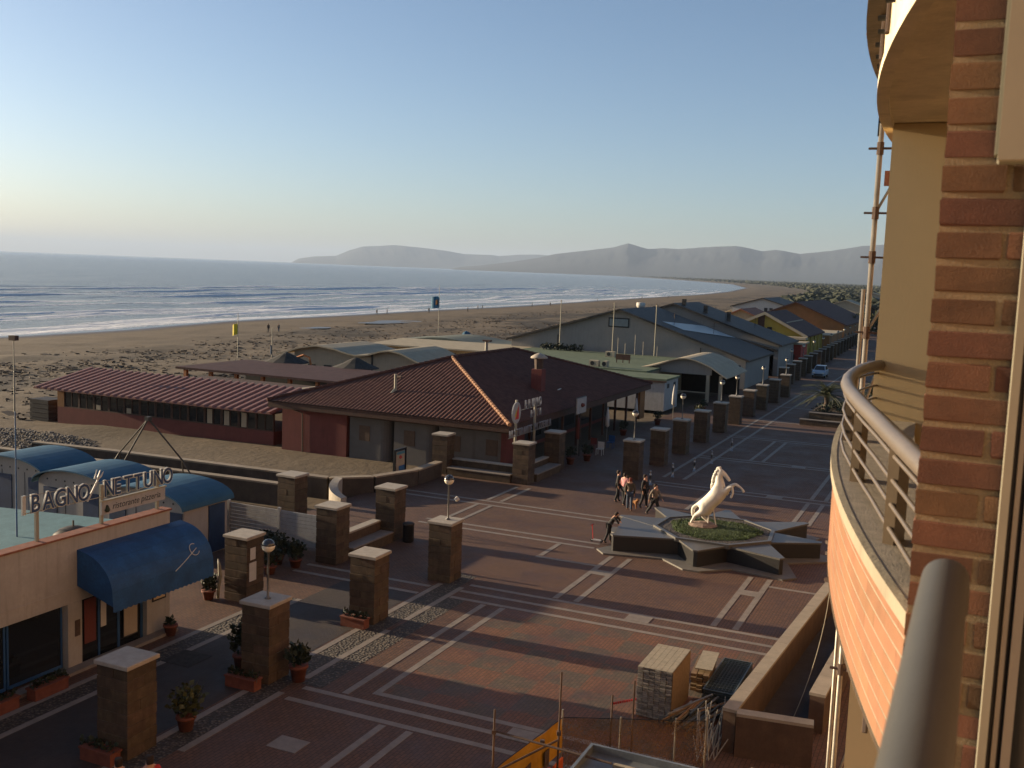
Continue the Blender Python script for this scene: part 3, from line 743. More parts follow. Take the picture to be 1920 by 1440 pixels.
MB().tube([(-18.59, 36.1, 3.45), (-18.35, 36.2, 3.47), (-18.30, 36.2, 3.42)], .012, 6).build('arm', MAT['lampm'], o)
MB().lathe((-18.30, 36.2, 3.28), [(.13,0),(.11,.04),(.05,.11),(.02,.15)], 12).build('shade', MAT['white'], o, True)
MB().lathe((-18.30, 36.2, 3.20), [(.02,0),(.05,.03),(.05,.08)], 10).build('bulb', MAT['globe'], o, True)
# ================================================================== seaside restaurant with blue awning (left)
nb = thing('seaside_restaurant', 'cream seaside restaurant with blue barrel awning at lower left', 'building', (-24, 20, 0))
MB().box(-24.35, -24.0, 8, 26.25, 2.06, 4.10).box(-31.0, -24.35, 25.95, 26.25, 0, 3.05).build('wall', MAT['nwall'], nb)
MB().box(-24.3, -24.0, 25.20, 26.25, 0, 2.06).build('corner_pier', MAT['nwall'], nb)
MB().box(-24.3, -23.98, 21.95, 22.48, 0, 2.06).build('pilaster', MAT['nwall'], nb)
MB().box(-24.3, -23.98, 15.6, 16.1, 0, 2.06).build('pilaster', MAT['nwall'], nb)
MB().box(-24.40, -23.955, 8, 26.30, 4.10, 4.16).build('parapet_tiles', MAT['terra'], nb)
MB().box(-24.0, -23.985, 8, 26.25, 2.45, 2.50).build('string_course', MAT['nwall'], nb)
MB().box(-24.0, -23.6, 8, 26.2, 0, .10).build('step', MAT['band'], nb)
rf = MB()
n = 64
for i in range(n):     # corrugated sheet falling away from the front parapet
    y0 = 8+18*i/n; y1 = 8+18*(i+1)/n; ym = (y0+y1)/2
    rf.add([(-24.36,y0,3.62),(-24.36,ym,3.67),(-24.36,y1,3.62),(-34,y0,3.1),(-34,ym,3.15),(-34,y1,3.1)], [(0,1,4,3),(1,2,5,4)])
rf.build('roof', MAT['tealroof'], nb)
MB().box(-33.9, -24.5, 8, 25.9, 2.9, 3.08).build('ceiling', MAT['wood'], nb)
MB().box(-30, -24.9, 8, 25.9, -.02, .02).build('floor', MAT['wood'], nb)
MB().box(-25.25, -25.18, 8, 25.9, .02, 2.9).build('sun_leak_blocker', MAT['dark'], nb)  # unseen panel added to stop sun leaking through the glazing gaps
for k, (a, b_) in enumerate([(16.15, 17.9), (17.95, 19.9), (19.95, 21.9)]):
    wd = MB().box(-24.22, -24.16, a, a+.06, .1, 2.06).box(-24.22, -24.16, b_-.06, b_, .1, 2.06).box(-24.22, -24.16, a+.06, b_-.06, .1, .2).build('window', MAT['bluepaint'], nb)
    MB().box(-24.20, -24.18, a+.06, b_-.06, .2, 2.06).build('pane', MAT['glass'], wd)
dr = MB().box(-24.25, -24.18, 22.48, 22.6, 0, 2.06).box(-24.25, -24.18, 23.3, 23.38, 0, 2.06).box(-24.25, -24.18, 24.1, 24.2, 0, 2.06).box(-24.25, -24.18, 25.1, 25.2, 0, 2.06).build('door', MAT['bluepaint'], nb)
MB().box(-24.22, -24.20, 22.6, 25.1, 0, 2.06).build('pane', MAT['glass'], dr)
MB().box(-24.178, -24.165, 22.75, 23.2, .55, 1.95).build('door_panel', MAT['redwall'], dr)
MB().box(-24.178, -24.165, 23.40, 23.62, .9, 1.75).build('handle_plate', MAT['white'], dr)
# awning: barrel hood
aw = MB(); prof = []
for i in range(13):
    t_ = i/12*math.pi/2
    prof.append((-24.0+1.42*math.sin(t_), 2.42+1.22*math.cos(t_)))
prof = [(-24.0, 3.66)]+prof[1:]+[(-22.56, 2.12)]
ya, yb = 22.32, 26.75
vs = []; nst = 9
for j in range(nst):
    yy = ya+(yb-ya)*j/(nst-1); sag = 0.012*math.sin(j*math.pi)  # ribs hold the cloth
    for x, z in prof: vs.append((x, yy, z))
m_ = len(prof)
fs = []
for j in range(nst-1):
    for i in range(m_-1): fs.append((j*m_+i, (j+1)*m_+i, (j+1)*m_+i+1, j*m_+i+1))
aw.add(vs, fs)
awn = aw.build('awning', MAT['bluecloth'], nb, False)
side = MB()
for yy in (ya, yb): MB().add([(x, yy, z) for x, z in prof]+[(-24.0, yy, 2.55)], [tuple(range(m_+1))]).build('side_panel', MAT['bluecloth'], awn)
val = MB()
for j in range(22):
    a, b_ = ya+(yb-ya)*j/22, ya+(yb-ya)*(j+1)/22
    val.add([(-22.56,a,2.12),(-22.56,b_,2.12),(-22.555,b_,1.97),(-22.555,(a+b_)/2,1.93),(-22.555,a,1.97)], [(0,1,2,3,4)])
val.build('valance', MAT['bluecloth'], awn)
ribm = MB()
for j in range(nst):
    yy = ya+(yb-ya)*j/(nst-1)
    pass
for x, z in prof[2:-2:3]: ribm.cyl((x+.002, ya, z+.002), (x+.002, yb, z+.002), .006, n=5)
ribm.build('seam', MAT['bluecloth'], awn)
# white trident printed on the awning front
def awn_pt(y, a): return (-24.0+1.435*math.sin(a), y, 2.42+1.235*math.cos(a))
tri = MB()
tri.tube([awn_pt(24.95+.115*i, R(84)-R(2.3)*i) for i in range(11)], .016, 5)
arc = [awn_pt(26.0+.20*math.cos(q), R(62)-R(9)*math.sin(q)) for q in np.linspace(R(60), R(330), 14)]
tri.tube(arc, .015, 5)
tri.build('trident_emblem', MAT['white'], awn, label='white printed trident')
# posters and small fittings
ps = MB().box(-23.998, -23.975, 25.42, 26.05, 1.15, 1.75).build('poster_frame', MAT['blackm'], nb); MB().box(-23.974, -23.970, 25.48, 25.99, 1.21, 1.69).build('poster', MAT['beige'], ps)
mn = MB().box(-24.16, -24.145, 24.3, 24.95, .25, 1.65).build('menu_board', MAT['blackm'], nb); MB().box(-24.143, -24.14, 24.34, 24.91, .29, 1.61).build('menu_sheet', MAT['paper'] if 'paper' in MAT else MAT['cream'], mn)
MB().box(-23.978, -23.965, 22.2, 22.4, 1.0, 1.5).build('menu_case', MAT['rust'], nb)
MB().box(-23.99, -23.93, 23.0, 23.3, 2.5, 2.56).build('lamp_fitting', MAT['white'], nb)
# big letters on posts
NAVY = M('letter_blue', (.012,.05,.13), .4, .1, 3, 0); PALE = M('letter_cream', (.46,.46,.41), .5, .1, 3, 0)
sg = thing('rooftop_sign', 'cream and navy rooftop sign letters BAGNO NETTUNO with trident', 'sign', (-24.25, 23.5, 4.16))
for y, zt in ((21.12, 5.0), (23.55, 5.3), (25.95, 5.15)):
    MB().box(-24.32, -24.24, y-.05, y+.05, 4.16, zt+.1).build('post', MAT['gutter'], sg)
def letters(word, y0, z0, dy, dz, size):
    for i, chh in enumerate(word):
        y = y0+i*dy; zz = z0+i*dz
        if chh == ' ': continue
        L_ = text('letter', chh, PALE, sg, (-24.24, y, zz), size, FACE_X, ext=.03, off=.026, sx=.82)
        fc = text('letter_face', chh, NAVY, sg, (-24.205, y, zz), size, FACE_X, ext=.004, off=.004, sx=.82)
        KIDS[sg.name].remove(fc); fc.parent = L_; fc.location = (0, 0, .034); fc.rotation_euler = (0, 0, 0); fc.scale = (1, 1, 1)
letters('BAGNO', 20.86, 5.06, .425, -.004, .74)
letters('NETTUNO', 23.58, 5.01, .425, -.006, .74)
MB().cyl((-24.24, 20.7, 5.06), (-24.24, 26.5, 4.98), .014, n=6).cyl((-24.24, 20.7, 5.55), (-24.24, 26.5, 5.45), .010, n=6).build('rail', MAT['gutter'], sg)
tr_ = MB().cyl((-24.2, 22.92, 5.0), (-24.2, 23.36, 5.62), .03, n=8)
for k in (-1, 0, 1):
    tr_.tube([(-24.2, 23.36, 5.62), (-24.2, 23.38+.13*k-.03, 5.68+.02*k), (-24.2, 23.44+.13*k, 5.88-.05*k)], [.03, .03, .012], 6)
tr_.build('trident', PALE, sg)
MB().box(-24.31, -24.25, 20.62, 20.74, 5.02, 5.58).build('end_plate', PALE, sg)
bd = thing('fascia_board', 'white board lettered ristorante pizzeria below the rooftop letters', 'sign', (-24.2, 24.8, 4.2))
MB().box(-24.22, -24.16, 23.45, 26.2, 4.46, 4.88).build('board', MAT['whiteslat'], bd)
MB().box(-24.24, -24.12, 23.42, 26.23, 4.88, 4.92).build('rim', MAT['gutter'], bd)
text('lettering', 'ristorante pizzeria', M('letter_dark', (.02,.03,.045), .5, .1, 3, 0), bd, (-24.157, 23.88, 4.58), .29, FACE_X, ext=.003, sx=.98, shear=.22)
MB().lathe((-24.15, 23.66, 4.53), [(.05,0),(.10,.06),(.06,.16),(.03,.22)], 8).build('emblem', MAT['leaf'], bd)
# satellite dish lying behind the parapet
dsh = thing('parabolic_dish', 'dark upturned dish lying on the roof behind the parapet', 'dish', (-25.2, 23.4, 3.6))
MB().lathe((-25.2, 23.3, 3.62), [(.62,.05),(.58,.16),(.42,.30),(.2,.38),(.02,.40)], 18).build('bowl', MAT['slate'], dsh, True)
MB().lathe((-25.2, 23.3, 3.62), [(.65,.03),(.65,.07),(.60,.08)], 18).build('rim', MAT['white'], dsh, True)
MB().cyl((-25.2,23.3,4.0),(-25.2,23.3,4.2),.03,n=6).build('stem', MAT['blackm'], dsh)
bp = thing('blue_flagpole', 'slender blue pole rising behind the sign at the left edge', 'pole', (-27.2, 21.9, 3.4))
MB().cyl((-27.2, 22.9, 3.3), (-27.2, 22.9, 7.5), .028, .02, 8).build('mast', MAT['bluepaint'], bp)
# ================================================================== beach cabins
def cabin(x0, x1, y0, y1, label, doors):
    B = thing('beach_cabin', label, 'cabin', ((x0+x1)/2, y0, 0), 'beach cabins behind the restaurant')
    xm = (x0+x1)/2; hw = (x1-x0)/2; ez, rise = 2.25, .72
    prof = [(x0+.15, 0), (x1-.15, 0), (x1-.15, ez)] + [(xm+(hw-.15)*math.cos(a), ez+(rise-.06)*math.sin(a)) for a in np.linspace(0.12, math.pi-.12, 13)] + [(x0+.15, ez)]
    MB().yprism(prof, y0+.15, y1-.15).build('wall', MAT['cabinw'], B)
    rp = [(xm+(hw+.02)*math.cos(a), ez+rise*math.sin(a)) for a in np.linspace(0, math.pi, 17)]
    ri = [(x, z-.05) for x, z in rp][::-1]
    rr = MB(); npf = len(rp)
    for i in range(npf-1):
        rr.add([(rp[i][0], y0-.12, rp[i][1]), (rp[i+1][0], y0-.12, rp[i+1][1]), (rp[i+1][0], y1+.12, rp[i+1][1]), (rp[i][0], y1+.12, rp[i][1]),
                (rp[i][0], y0-.12, rp[i][1]-.06), (rp[i+1][0], y0-.12, rp[i+1][1]-.06), (rp[i+1][0], y1+.12, rp[i+1][1]-.06), (rp[i][0], y1+.12, rp[i][1]-.06)],
               [(0,3,2,1),(4,5,6,7),(0,1,5,4),(2,3,7,6)] + ([(0,4,7,3)] if i == 0 else []) + ([(1,2,6,5)] if i == npf-2 else []))
    rr.build('roof', MAT['blueroof'], B)
    for (a, b_, face) in doors:
        if face == 'y': MB().box(a, b_, y0+.10, y0+.148, .05, 2.05).build('door', MAT['navy'], B)
        else: MB().box(x1-.148, x1-.10, a, b_, .05, 2.1).build('door', MAT['navy'], B)
    for i in range(7):
        x = x0+.7+i*(x1-x0-1.4)/6; MB().cyl((x, y0+.14, ez+.15), (x, y0+.155, ez+.15), .045, n=8).build('vent', MAT['blackm'], B)
    for i in range(1, 3):
        x = x0+.15+(x1-x0-.3)*i/3+.2; MB().box(x, x+.03, y0+.138, y0+.149, 0, ez).build('batten', MAT['slate'], B)
    return B
MAT['cabinw'] = M('cabin_wall', (.30,.275,.245), .7, .08, 1, .08, 30, streak=.2)
cabin(-33.2, -28.75, 32.25, 35.25, 'blue roofed white cabin nearest to the slatted fence', [(-29.75, -28.95, 'y'), (-32.9, -32.0, 'y'), (33.9, 34.9, 'x')])
cabin(-38.1, -33.5, 33.0, 36.0, 'middle blue roofed white cabin behind the rooftop letters', [(-35.2, -34.3, 'y'), (-37.6, -36.8, 'y'), (34.4, 35.4, 'x')])
cabin(-43.2, -38.45, 33.9, 37.0, 'leftmost blue roofed cabin at the picture edge', [(-39.6, -38.7, 'y'), (-41.6, -40.7, 'y'), (35.2, 36.4, 'x')])
# white slatted fence
fn = thing('slatted_fence', 'white horizontal slat fence between cabin and stone pillar', 'fence', (-27.3, 36.5, 0))
for k, (xa, xb) in enumerate(((-30.1, -27.42), (-27.30, -24.5))):
    for i in range(9):
        z0 = .10+i*.165; ya = 36.75; yb_ = 36.75
        MB().add([(xa,ya-.02,z0),(xb,yb_-.02,z0),(xb,yb_+.02,z0),(xa,ya+.02,z0),(xa,ya-.02,z0+.145),(xb,yb_-.02,z0+.145),(xb,yb_+.02,z0+.145),(xa,ya+.02,z0+.145)],
                 [(0,3,2,1),(4,5,6,7),(0,1,5,4),(1,2,6,5),(2,3,7,6),(3,0,4,7)]).build('slat', MAT['whiteslat'], fn)
for x in (-30.15, -27.36, -24.45):
    y = 36.75; MB().box(x-.06, x+.06, y-.06, y+.06, 0, 1.68).build('post', MAT['whiteslat'], fn)
# low walls, benches, bin
def bench(name, label, x0, x1, y0, y1, zs, zb, back='x0'):
    B = thing(name, label, 'bench', ((x0+x1)/2, (y0+y1)/2, 0))
    wall = .38
    if back == 'x0':
        MB().box(x0, x0+wall, y0, y1, 0, zb).build('back_wall', MAT['tuff'], B); MB().bevbox(x0-.03, x0+wall+.03, y0, y1, zb, zb+.08, .01).build('coping', MAT['capstone'], B)
        MB().box(x0+wall+.002, x1, y0, y1, 0, zs).build('seat_wall', MAT['tuff'], B); MB().bevbox(x0+wall+.032, x1+.04, y0, y1, zs, zs+.07, .01).build('seat', MAT['band'], B)
    else:
        MB().box(x0, x1, y1-wall, y1, 0, zb).build('back_wall', MAT['tuff'], B); MB().bevbox(x0, x1, y1-wall-.03, y1+.03, zb, zb+.08, .01).build('coping', MAT['capstone'], B)
        MB().box(x0, x1, y0, y1-wall-.002, 0, zs).build('seat_wall', MAT['tuff'], B); MB().bevbox(x0, x1, y0-.04, y1-wall-.032, zs, zs+.07, .01).build('seat', MAT['band'], B)
    return B
bench('stone_bench', 'stepped stone bench between two pillars beside the white fence', -24.35, -23.3, 36.45, 39.75, .42, .86)
bench('stone_bench', 'long stepped stone bench below the grey huts', -28.4, -24.2, 54.7, 55.8, .42, .86, 'y1')
bench('stone_bench', 'short stone bench beside the restaurant sign pillar', -24.2, -23.0, 55.95, 59.8, .42, .80)
bn = thing('litter_bin', 'black cylindrical litter bin beside a stone pillar', 'bin', (-22.75, 40.2, 0))
MB().lathe((-22.75,40.2,0), [(.24,0),(.26,.05),(.26,.78),(.28,.80)], 14).build('body', MAT['blackm'], bn, True); MB().lathe((-22.75,40.2,.8), [(.28,0),(.28,.05),(.2,.10)], 14).build('lid', MAT['slate'], bn, True)
# beach walls
def poly_wall(name, label, pts, th, h, z0=-.6):
    B = thing(name, label, 'wall', (pts[0][0], pts[0][1], 0))
    for i in range(len(pts)-1):
        a, b_ = Vector(pts[i]).to_2d(), Vector(pts[i+1]).to_2d(); d_ = (b_-a).normalized(); n_ = Vector((-d_.y, d_.x))*th/2
        e = d_*.0
        q = [a-n_, b_-n_, b_+n_, a+n_]
        MB().prism([(p.x, p.y) for p in q], z0, h).build('masonry', MAT['tuff2'], B)
        n2 = n_*1.15; L_ = (b_-a).length; k = max(1, int(L_/1.6))
        for s_ in range(k):
            p0 = a+d_*(L_*s_/k+.006); p1 = a+d_*(L_*(s_+1)/k-.006)
            MB().prism([((p0-n2).x, (p0-n2).y), ((p1-n2).x, (p1-n2).y), ((p1+n2).x, (p1+n2).y), ((p0+n2).x, (p0+n2).y)], h, h+.09).build('coping_stone', MAT['capstone2'], B)
    return B
MAT['tuff2'] = M('beach_wall_stone', (.065,.05,.038), .9, .3, 1.5, .4, 20, streak=.3); MAT['capstone2'] = M('sandy_coping', (.25,.20,.14), .8, .15, 3, .2, 40, perobj=.1)  # wall stone is a plain greyer tone than the pillar stone
poly_wall('beach_wall', 'rear low beach wall with pale coping bending towards the poster board', [(-52.2,45.3),(-46,45.9),(-39,46.2),(-31.4,46.55),(-29.6,48.2),(-28.6,51.2),(-28.7,54.2)], .42, .82)
poly_wall('beach_wall', 'front low beach wall with pale coping behind the cabins', [(-58.0,42.3),(-52,42.7),(-43,43.3),(-36,43.7),(-31.6,43.9)], .42, .82)
cw = thing('curved_wall_end', 'sunlit curved pale ramp end by the sand', 'wall', (-30.4, 44.8, 0))
pts = [(-29.0-2.0*math.cos(a), 46.6-2.0*math.sin(a)) for a in np.linspace(R(0), R(80), 12)]
o_ = [(-29.0-1.55*math.cos(a), 46.6-1.55*math.sin(a)) for a in np.linspace(R(0), R(80), 12)]
cwm = MB()
for i in range(11):
    za, zb_ = .95-.055*i, .95-.055*(i+1)
    cwm.add([(*pts[i],-.3),(*pts[i+1],-.3),(*o_[i+1],-.3),(*o_[i],-.3),(*pts[i],za),(*pts[i+1],zb_),(*o_[i+1],zb_),(*o_[i],za)], [(4,7,6,5),(0,4,5,1),(2,6,7,3)]+([(0,3,7,4)] if i == 0 else [])+([(1,5,6,2)] if i == 10 else []))
cwm.build('masonry', MAT['capstone'], cw)
# poster board
pb = thing('poster_board', 'blue framed advertising board with colourful poster behind the sand wall', 'sign', (-30.4, 52.3, -.3))
MB().box(-30.45, -30.30, 51.75, 51.83, -.3, 1.75).box(-30.45, -30.30, 53.0, 53.08, -.3, 1.75).box(-30.45,-30.30,51.83,53.0,1.68,1.75).build('frame', MAT['blackm'], pb)
MB().box(-30.40, -30.36, 51.83, 53.0, .15, 1.68).build('back_panel', MAT['navy'], pb)
MB().box(-30.359, -30.34, 51.95, 52.92, .25, 1.60).build('poster', MAT['posterw'] if 'posterw' in MAT else MAT['cream'], pb)
MB().box(-30.339, -30.334, 52.25, 52.92, .30, .72).build('print_blue', M('poster_blue', (.02,.12,.28), .5, .2, 5, 0), pb)
MB().box(-30.339, -30.334, 51.97, 52.9, 1.42, 1.58).build('print_teal', M('poster_teal', (.05,.18,.24), .5, .2, 5, 0), pb)
MB().lathe((-30.336, 52.4, 1.15), [(.04,0),(.12,.06),(.10,.16),(.03,.2)], 10).build('print_red', M('poster_red', (.4,.05,.04), .5, .2, 5, 0), pb)
# ================================================================== pots and planters
POT = M('terracotta_pot', (.15,.045,.026), .8, .25, 6, .2, 60)
def round_pot(x, y, label, h=.42, rad=.24, fol=.5, mat='leaf', nl=220, tall=1.0):
    B = thing('potted_shrub', label, 'potted plant', (x, y, 0), 'potted plants along the promenade')
    MB().lathe((x,y,0), [(rad*.7,0),(rad*.95,h*.8),(rad*1.1,h*.82),(rad*1.1,h),(rad*.95,h)], 14).build('pot', POT, B, True)
    MB().cyl((x,y,h-.05),(x,y,h+fol*.6),.02,n=6).build('stem', MAT['trunk'], B)
    MB().leaves((x,y,h+fol*.62*tall),(fol*.75,fol*.75,fol*.72*tall), nl, .16).build('foliage', MAT[mat], B)
    return B
def trough(x, y, L_, rz, label, nl=120):
    B = thing('planter_trough', label, 'planter', (x, y, 0), 'terracotta troughs along the promenade')
    c_, s_ = math.cos(rz), math.sin(rz)
    mb = MB().rbox((x,y,.17),(L_,.34,.34),rz); mb.build('trough', POT, B)
    MB().rbox((x,y,.33),(L_+.05,.40,.05),rz).build('rim', POT, B)
    fo_ = MB()
    for i in range(6):
        q = (i/5-.5)*L_*.85; fo_.leaves((x+q*c_, y+q*s_, .42), (.13,.13,.14), nl//6, .12)
    fo_.build('foliage', MAT['leaf'], B); return B
round_pot(-18.27, 20.6, 'bushy potted shrub between the two nearest pillars', .40, .25, .62, 'leaf2', 320)
round_pot(-19.75, 24.7, 'tall dark potted shrub left of the lamp pillar', .45, .25, .52, 'leaf', 260, 1.4)
round_pot(-17.65, 24.75, 'dark leafy plant in a red pot right of the lamp pillar', .50, .27, .48, 'leaf', 300)
trough(-18.75, 23.55, 1.05, 0, 'terracotta trough at the foot of the lamp pillar')
trough(-18.75, 29.55, .95, 0, 'terracotta trough at the foot of the pillar without lamp')
round_pot(-23.55, 25.8, 'small red pot by the restaurant corner', .36, .22, .14, 'leaf', 40)
trough(-23.2, 20.5, 1.15, R(90), 'red trough below the restaurant windows, right of two')
trough(-23.3, 18.9, 1.15, R(90), 'red trough below the restaurant windows, left of two')
trough(-18.9, 18.25, 1.0, 0, 'dark trough at the foot of the nearest pillar')
for i, (x, y, s_) in enumerate([(-25.0, 33.0, .62), (-25.6, 34.3, .7), (-24.7, 34.3, .55), (-26.6, 34.9, .6), (-26.3, 33.4, .5)]):
    round_pot(x, y, ['low dark bush nearest the notice pillar','tall dark bush against the slatted fence','small dark bush beside the fence pillar','rounded dark bush in the fence corner','dark bush behind the notice pillar'][i], .35, .26, s_, 'leaf', 320)
round_pot(-24.95, 29.3, 'leafy plant between awning and notice pillar', .35, .24, .45, 'leaf', 200)
for i in range(3): pass
bl = thing('cafe_menu_stand', 'pale tapered stand leaning beside the notice pillar', 'stand', (-24.75, 29.6, 0))
MB().tube([(-24.72,29.55,.0),(-24.70,29.55,.4),(-24.62,29.55,.8),(-24.66,29.55,1.25),(-24.72,29.55,1.5)], [.05,.06,.07,.06,.02], 8).build('body', MAT['gutter'], bl, True)
dm = MB().box(-20.3, -19.2, 23.0, 24.1, .006, .016).build('doormat', MAT['thatch']); dm.location = (-1.9, .9, 0); tag(dm, 'black mat on the shaded pavement before the restaurant', 'mat')
# ================================================================== dark tripod frame on the sand
tp = thing('tripod_frame', 'dark steel three-legged frame standing behind the cabins', 'frame', (-39.7, 41.5, -.3))
ap = (-39.24, 41.3, 4.0)
for k_, sp in (((-41.4, 41.4, 1.9), ((-42.6, 41.0, -.25), (-41.6, 42.6, -.25))), ((-39.45, 39.8, 1.9), ((-40.3, 38.8, -.25), (-38.6, 38.7, -.25))), ((-38.1, 42.6, 1.7), ((-38.6, 43.3, -.25), (-36.6, 42.7, -.25)))):
    MB().cyl(ap, k_, .045, n=8).build('leg', MAT['slate'], tp)
    for q in sp: MB().cyl(k_, q, .04, n=8).build('strut', MAT['slate'], tp)
MB().rbox(ap, (.28,.28,.2)).build('hub', MAT['slate'], tp)
# ================================================================== red roofed restaurant
rs = thing('red_restaurant', 'large restaurant with hipped dark red tile roof in the middle distance', 'building', (-34, 70, 0))
EX0, EX1, EY0, EY1, EZ = -43.3, -25.2, 56.6, 86.9, 3.1
RX, RY0, RY1, RZ = -34.25, 66.2, 77.4, 6.05
MB().box(-42.6, -37.4, 57.4, 86, -.5, 3.05).box(-37.4, -29.0, 60.5, 86, -.5, 3.05).build('wall', MAT['redwall'], rs)
MB().box(-29.0, -28.9, 60.5, 86, 0, 2.95).build('east_front', MAT['dark'], rs)  # near-black front stands in for the shade under the eaves
MB().box(-27.0, -25.8, 57.6, 60.4, 0, 2.9).build('corner_wall', MAT['redwall'], rs)
def tile_plane(name, a, b_, c_, d__, pitch=.30, amp=.045):
    # eave a->b, top d->c (trapezoid or triangle when c==d); ribs run up the slope
    a, b_, c_, d__ = map(Vector, (a, b_, c_, d__))
    eu = (b_-a); L_ = eu.length; eu.normalize(); nrm = eu.cross((d__-a)).normalized()
    if nrm.z < 0: nrm = -nrm
    sl = nrm.cross(eu).normalized(); sl = sl if sl.z > 0 else -sl
    def vm(s_):
        ud = (d__-a).dot(eu); uc = (c_-a).dot(eu); Hm = (d__-a).dot(sl)
        if s_ < ud: return Hm*s_/ud if ud > 1e-6 else Hm
        if s_ > uc: return Hm*(L_-s_)/(L_-uc) if L_-uc > 1e-6 else Hm
        return Hm
    n = int(L_/pitch)*4; mb = MB(); vs = []
    rows = 9
    for i in range(n+1):
        s_ = L_*i/n; ph = (i % 4); off = (0, .7, 1, .7)[ph]*amp
        for j in range(rows):
            h_ = vm(s_)*j/(rows-1); p = a+eu*s_+sl*h_+nrm*(off+.0); vs.append(p)
    fs = []
    for i in range(n):
        for j in range(rows-1): fs.append((i*rows+j, (i+1)*rows+j, (i+1)*rows+j+1, i*rows+j+1))
    mb.add(vs, fs); return mb.build(name, MAT['rooftile'], rs)
A_, B_, C_, D_ = (EX0,EY0,EZ), (EX1,EY0,EZ), (EX1,EY1,EZ), (EX0,EY1,EZ); T0, T1 = (RX,RY0,RZ), (RX,RY1,RZ)
tile_plane('tile_slope', A_, B_, T0, T0); tile_plane('tile_slope', B_, C_, T1, T0); tile_plane('tile_slope', C_, D_, T1, T1); tile_plane('tile_slope', D_, A_, T0, T1)
for p0, p1, mt in ((B_, T0, 'sunlit_hip'), (A_, T0, 'rooftile'), (C_, T1, 'rooftile'), (D_, T1, 'rooftile'), (T0, T1, 'rooftile')):  # first hip gets the tiles with sunlight painted in
    p0, p1 = Vector(p0), Vector(p1); n = int((p1-p0).length/.42)
    for i in range(n):
        q0 = p0+(p1-p0)*(i/n); q1 = p0+(p1-p0)*((i+1.12)/n)
        MB().cyl(q0+Vector((0,0,.07)), q1+Vector((0,0,.05)), .135, .11, 8).build('ridge_tile', MAT[mt], rs)
MB().box(EX0+.05, EX1-.05, EY0+.05, EY0+.18, EZ-.45, EZ-.02).box(EX1-.18, EX1-.05, EY0+.18, EY1-.1, EZ-.45, EZ-.02).box(EX0+.05, EX0+.18, EY0+.18, EY1-.1, EZ-.3, EZ-.02).build('fascia', MAT['wood'], rs)
MB().box(EX0+.18, EX1-.18, EY0+.18, EY1-.18, EZ-.14, EZ-.05).build('soffit', MAT['wood'], rs)
MB().tube([(-42.3, 57.36, 2.85), (-41.9, 57.33, 2.6), (-40.9, 57.33, 2.35), (-40.85, 57.33, -.3)], .05, 6).build('downpipe', MAT['rust'], rs)
for i, x in enumerate((-37.2, -33.8, -30.5, -27.9)):      # grey huts with rounded corners
    w_ = 3.0 if i < 3 else 2.0
    pr = [(x, 60.45), (x, 57.5)] + [(x+w_-.6+.6*math.sin(a), 58.1-.6*math.cos(a)) for a in np.linspace(0, math.pi/2, 6)] + [(x+w_, 60.45)]
    h_ = MB().prism(pr[::-1], -.3, 2.45).build('grey_hut', MAT['grout'], rs)
    MB().box(x+.75, x+1.55, 57.46, 57.499, .95, 1.95).build('shutter', MAT['shutter'], h_)
MB().box(-37.3, -25.3, 57.45, 57.6, 2.45, 2.72).build('beam', MAT['wood'], rs)
for y in np.arange(61, 86.5, 2.9):
    MB().box(-25.75, -25.6, y-.08, y+.08, 0, 2.7).build('porch_post', MAT['wood'], rs)
for y in (85.3,): MB().box(-25.9, -25.5, y-.7, y+.7, .2, 2.75).build('orange_pier', MAT['ochre'], rs)
for i, y in enumerate((62.5, 66, 69.5, 73, 76.5, 80)):
    MB().box(-28.89, -28.86, y-1.2, y+1.2, .4, 2.4).build('window', MAT['glass'], rs)
ch1 = MB().cyl((-35.2, 59.9, 3.9), (-35.2, 59.9, 5.25), .10, n=10).build('flue', MAT['gutter'], rs)
MB().tube([(-35.2,59.9,4.25),(-35.28,59.5,3.98)], .09, 8).build('elbow', MAT['gutter'], ch1)
MB().cyl((-35.0, 59.85, 5.1), (-34.7, 59.8, 5.1), .09, n=8).build('cowl', MAT['rust'], ch1)
ch2 = MB().cyl((-37.6, 79.0, 4.9), (-37.6, 79.0, 6.5), .14, n=10).build('flue', MAT['gutter'], rs); MB().box(-37.9, -37.2, 78.8, 79.2, 6.4, 6.55).build('cowl', MAT['rust'], ch2)
ch3 = MB().bevbox(-28.55, -27.75, 67.6, 68.4, 3.7, 5.55, .02).build('chimney', MAT['redch'] if 'redch' in MAT else MAT['redwall'], rs)
MB().cyl((-28.15, 68, 5.55), (-28.15, 68, 6.3), .30, .36, 10).build('pot', MAT['rust'], ch3)
MB().lathe((-28.15, 68, 6.3), [(.10,0),(.62,.02),(.60,.12),(.32,.30),(.06,.40)], 14).build('cowl', MAT['capstone'], ch3, True)
MB().rbox((-27.2, 69.8, 3.99), (.12, 1.0, .03), R(10), 0).build('roof_ladder', MAT['alu'], rs)
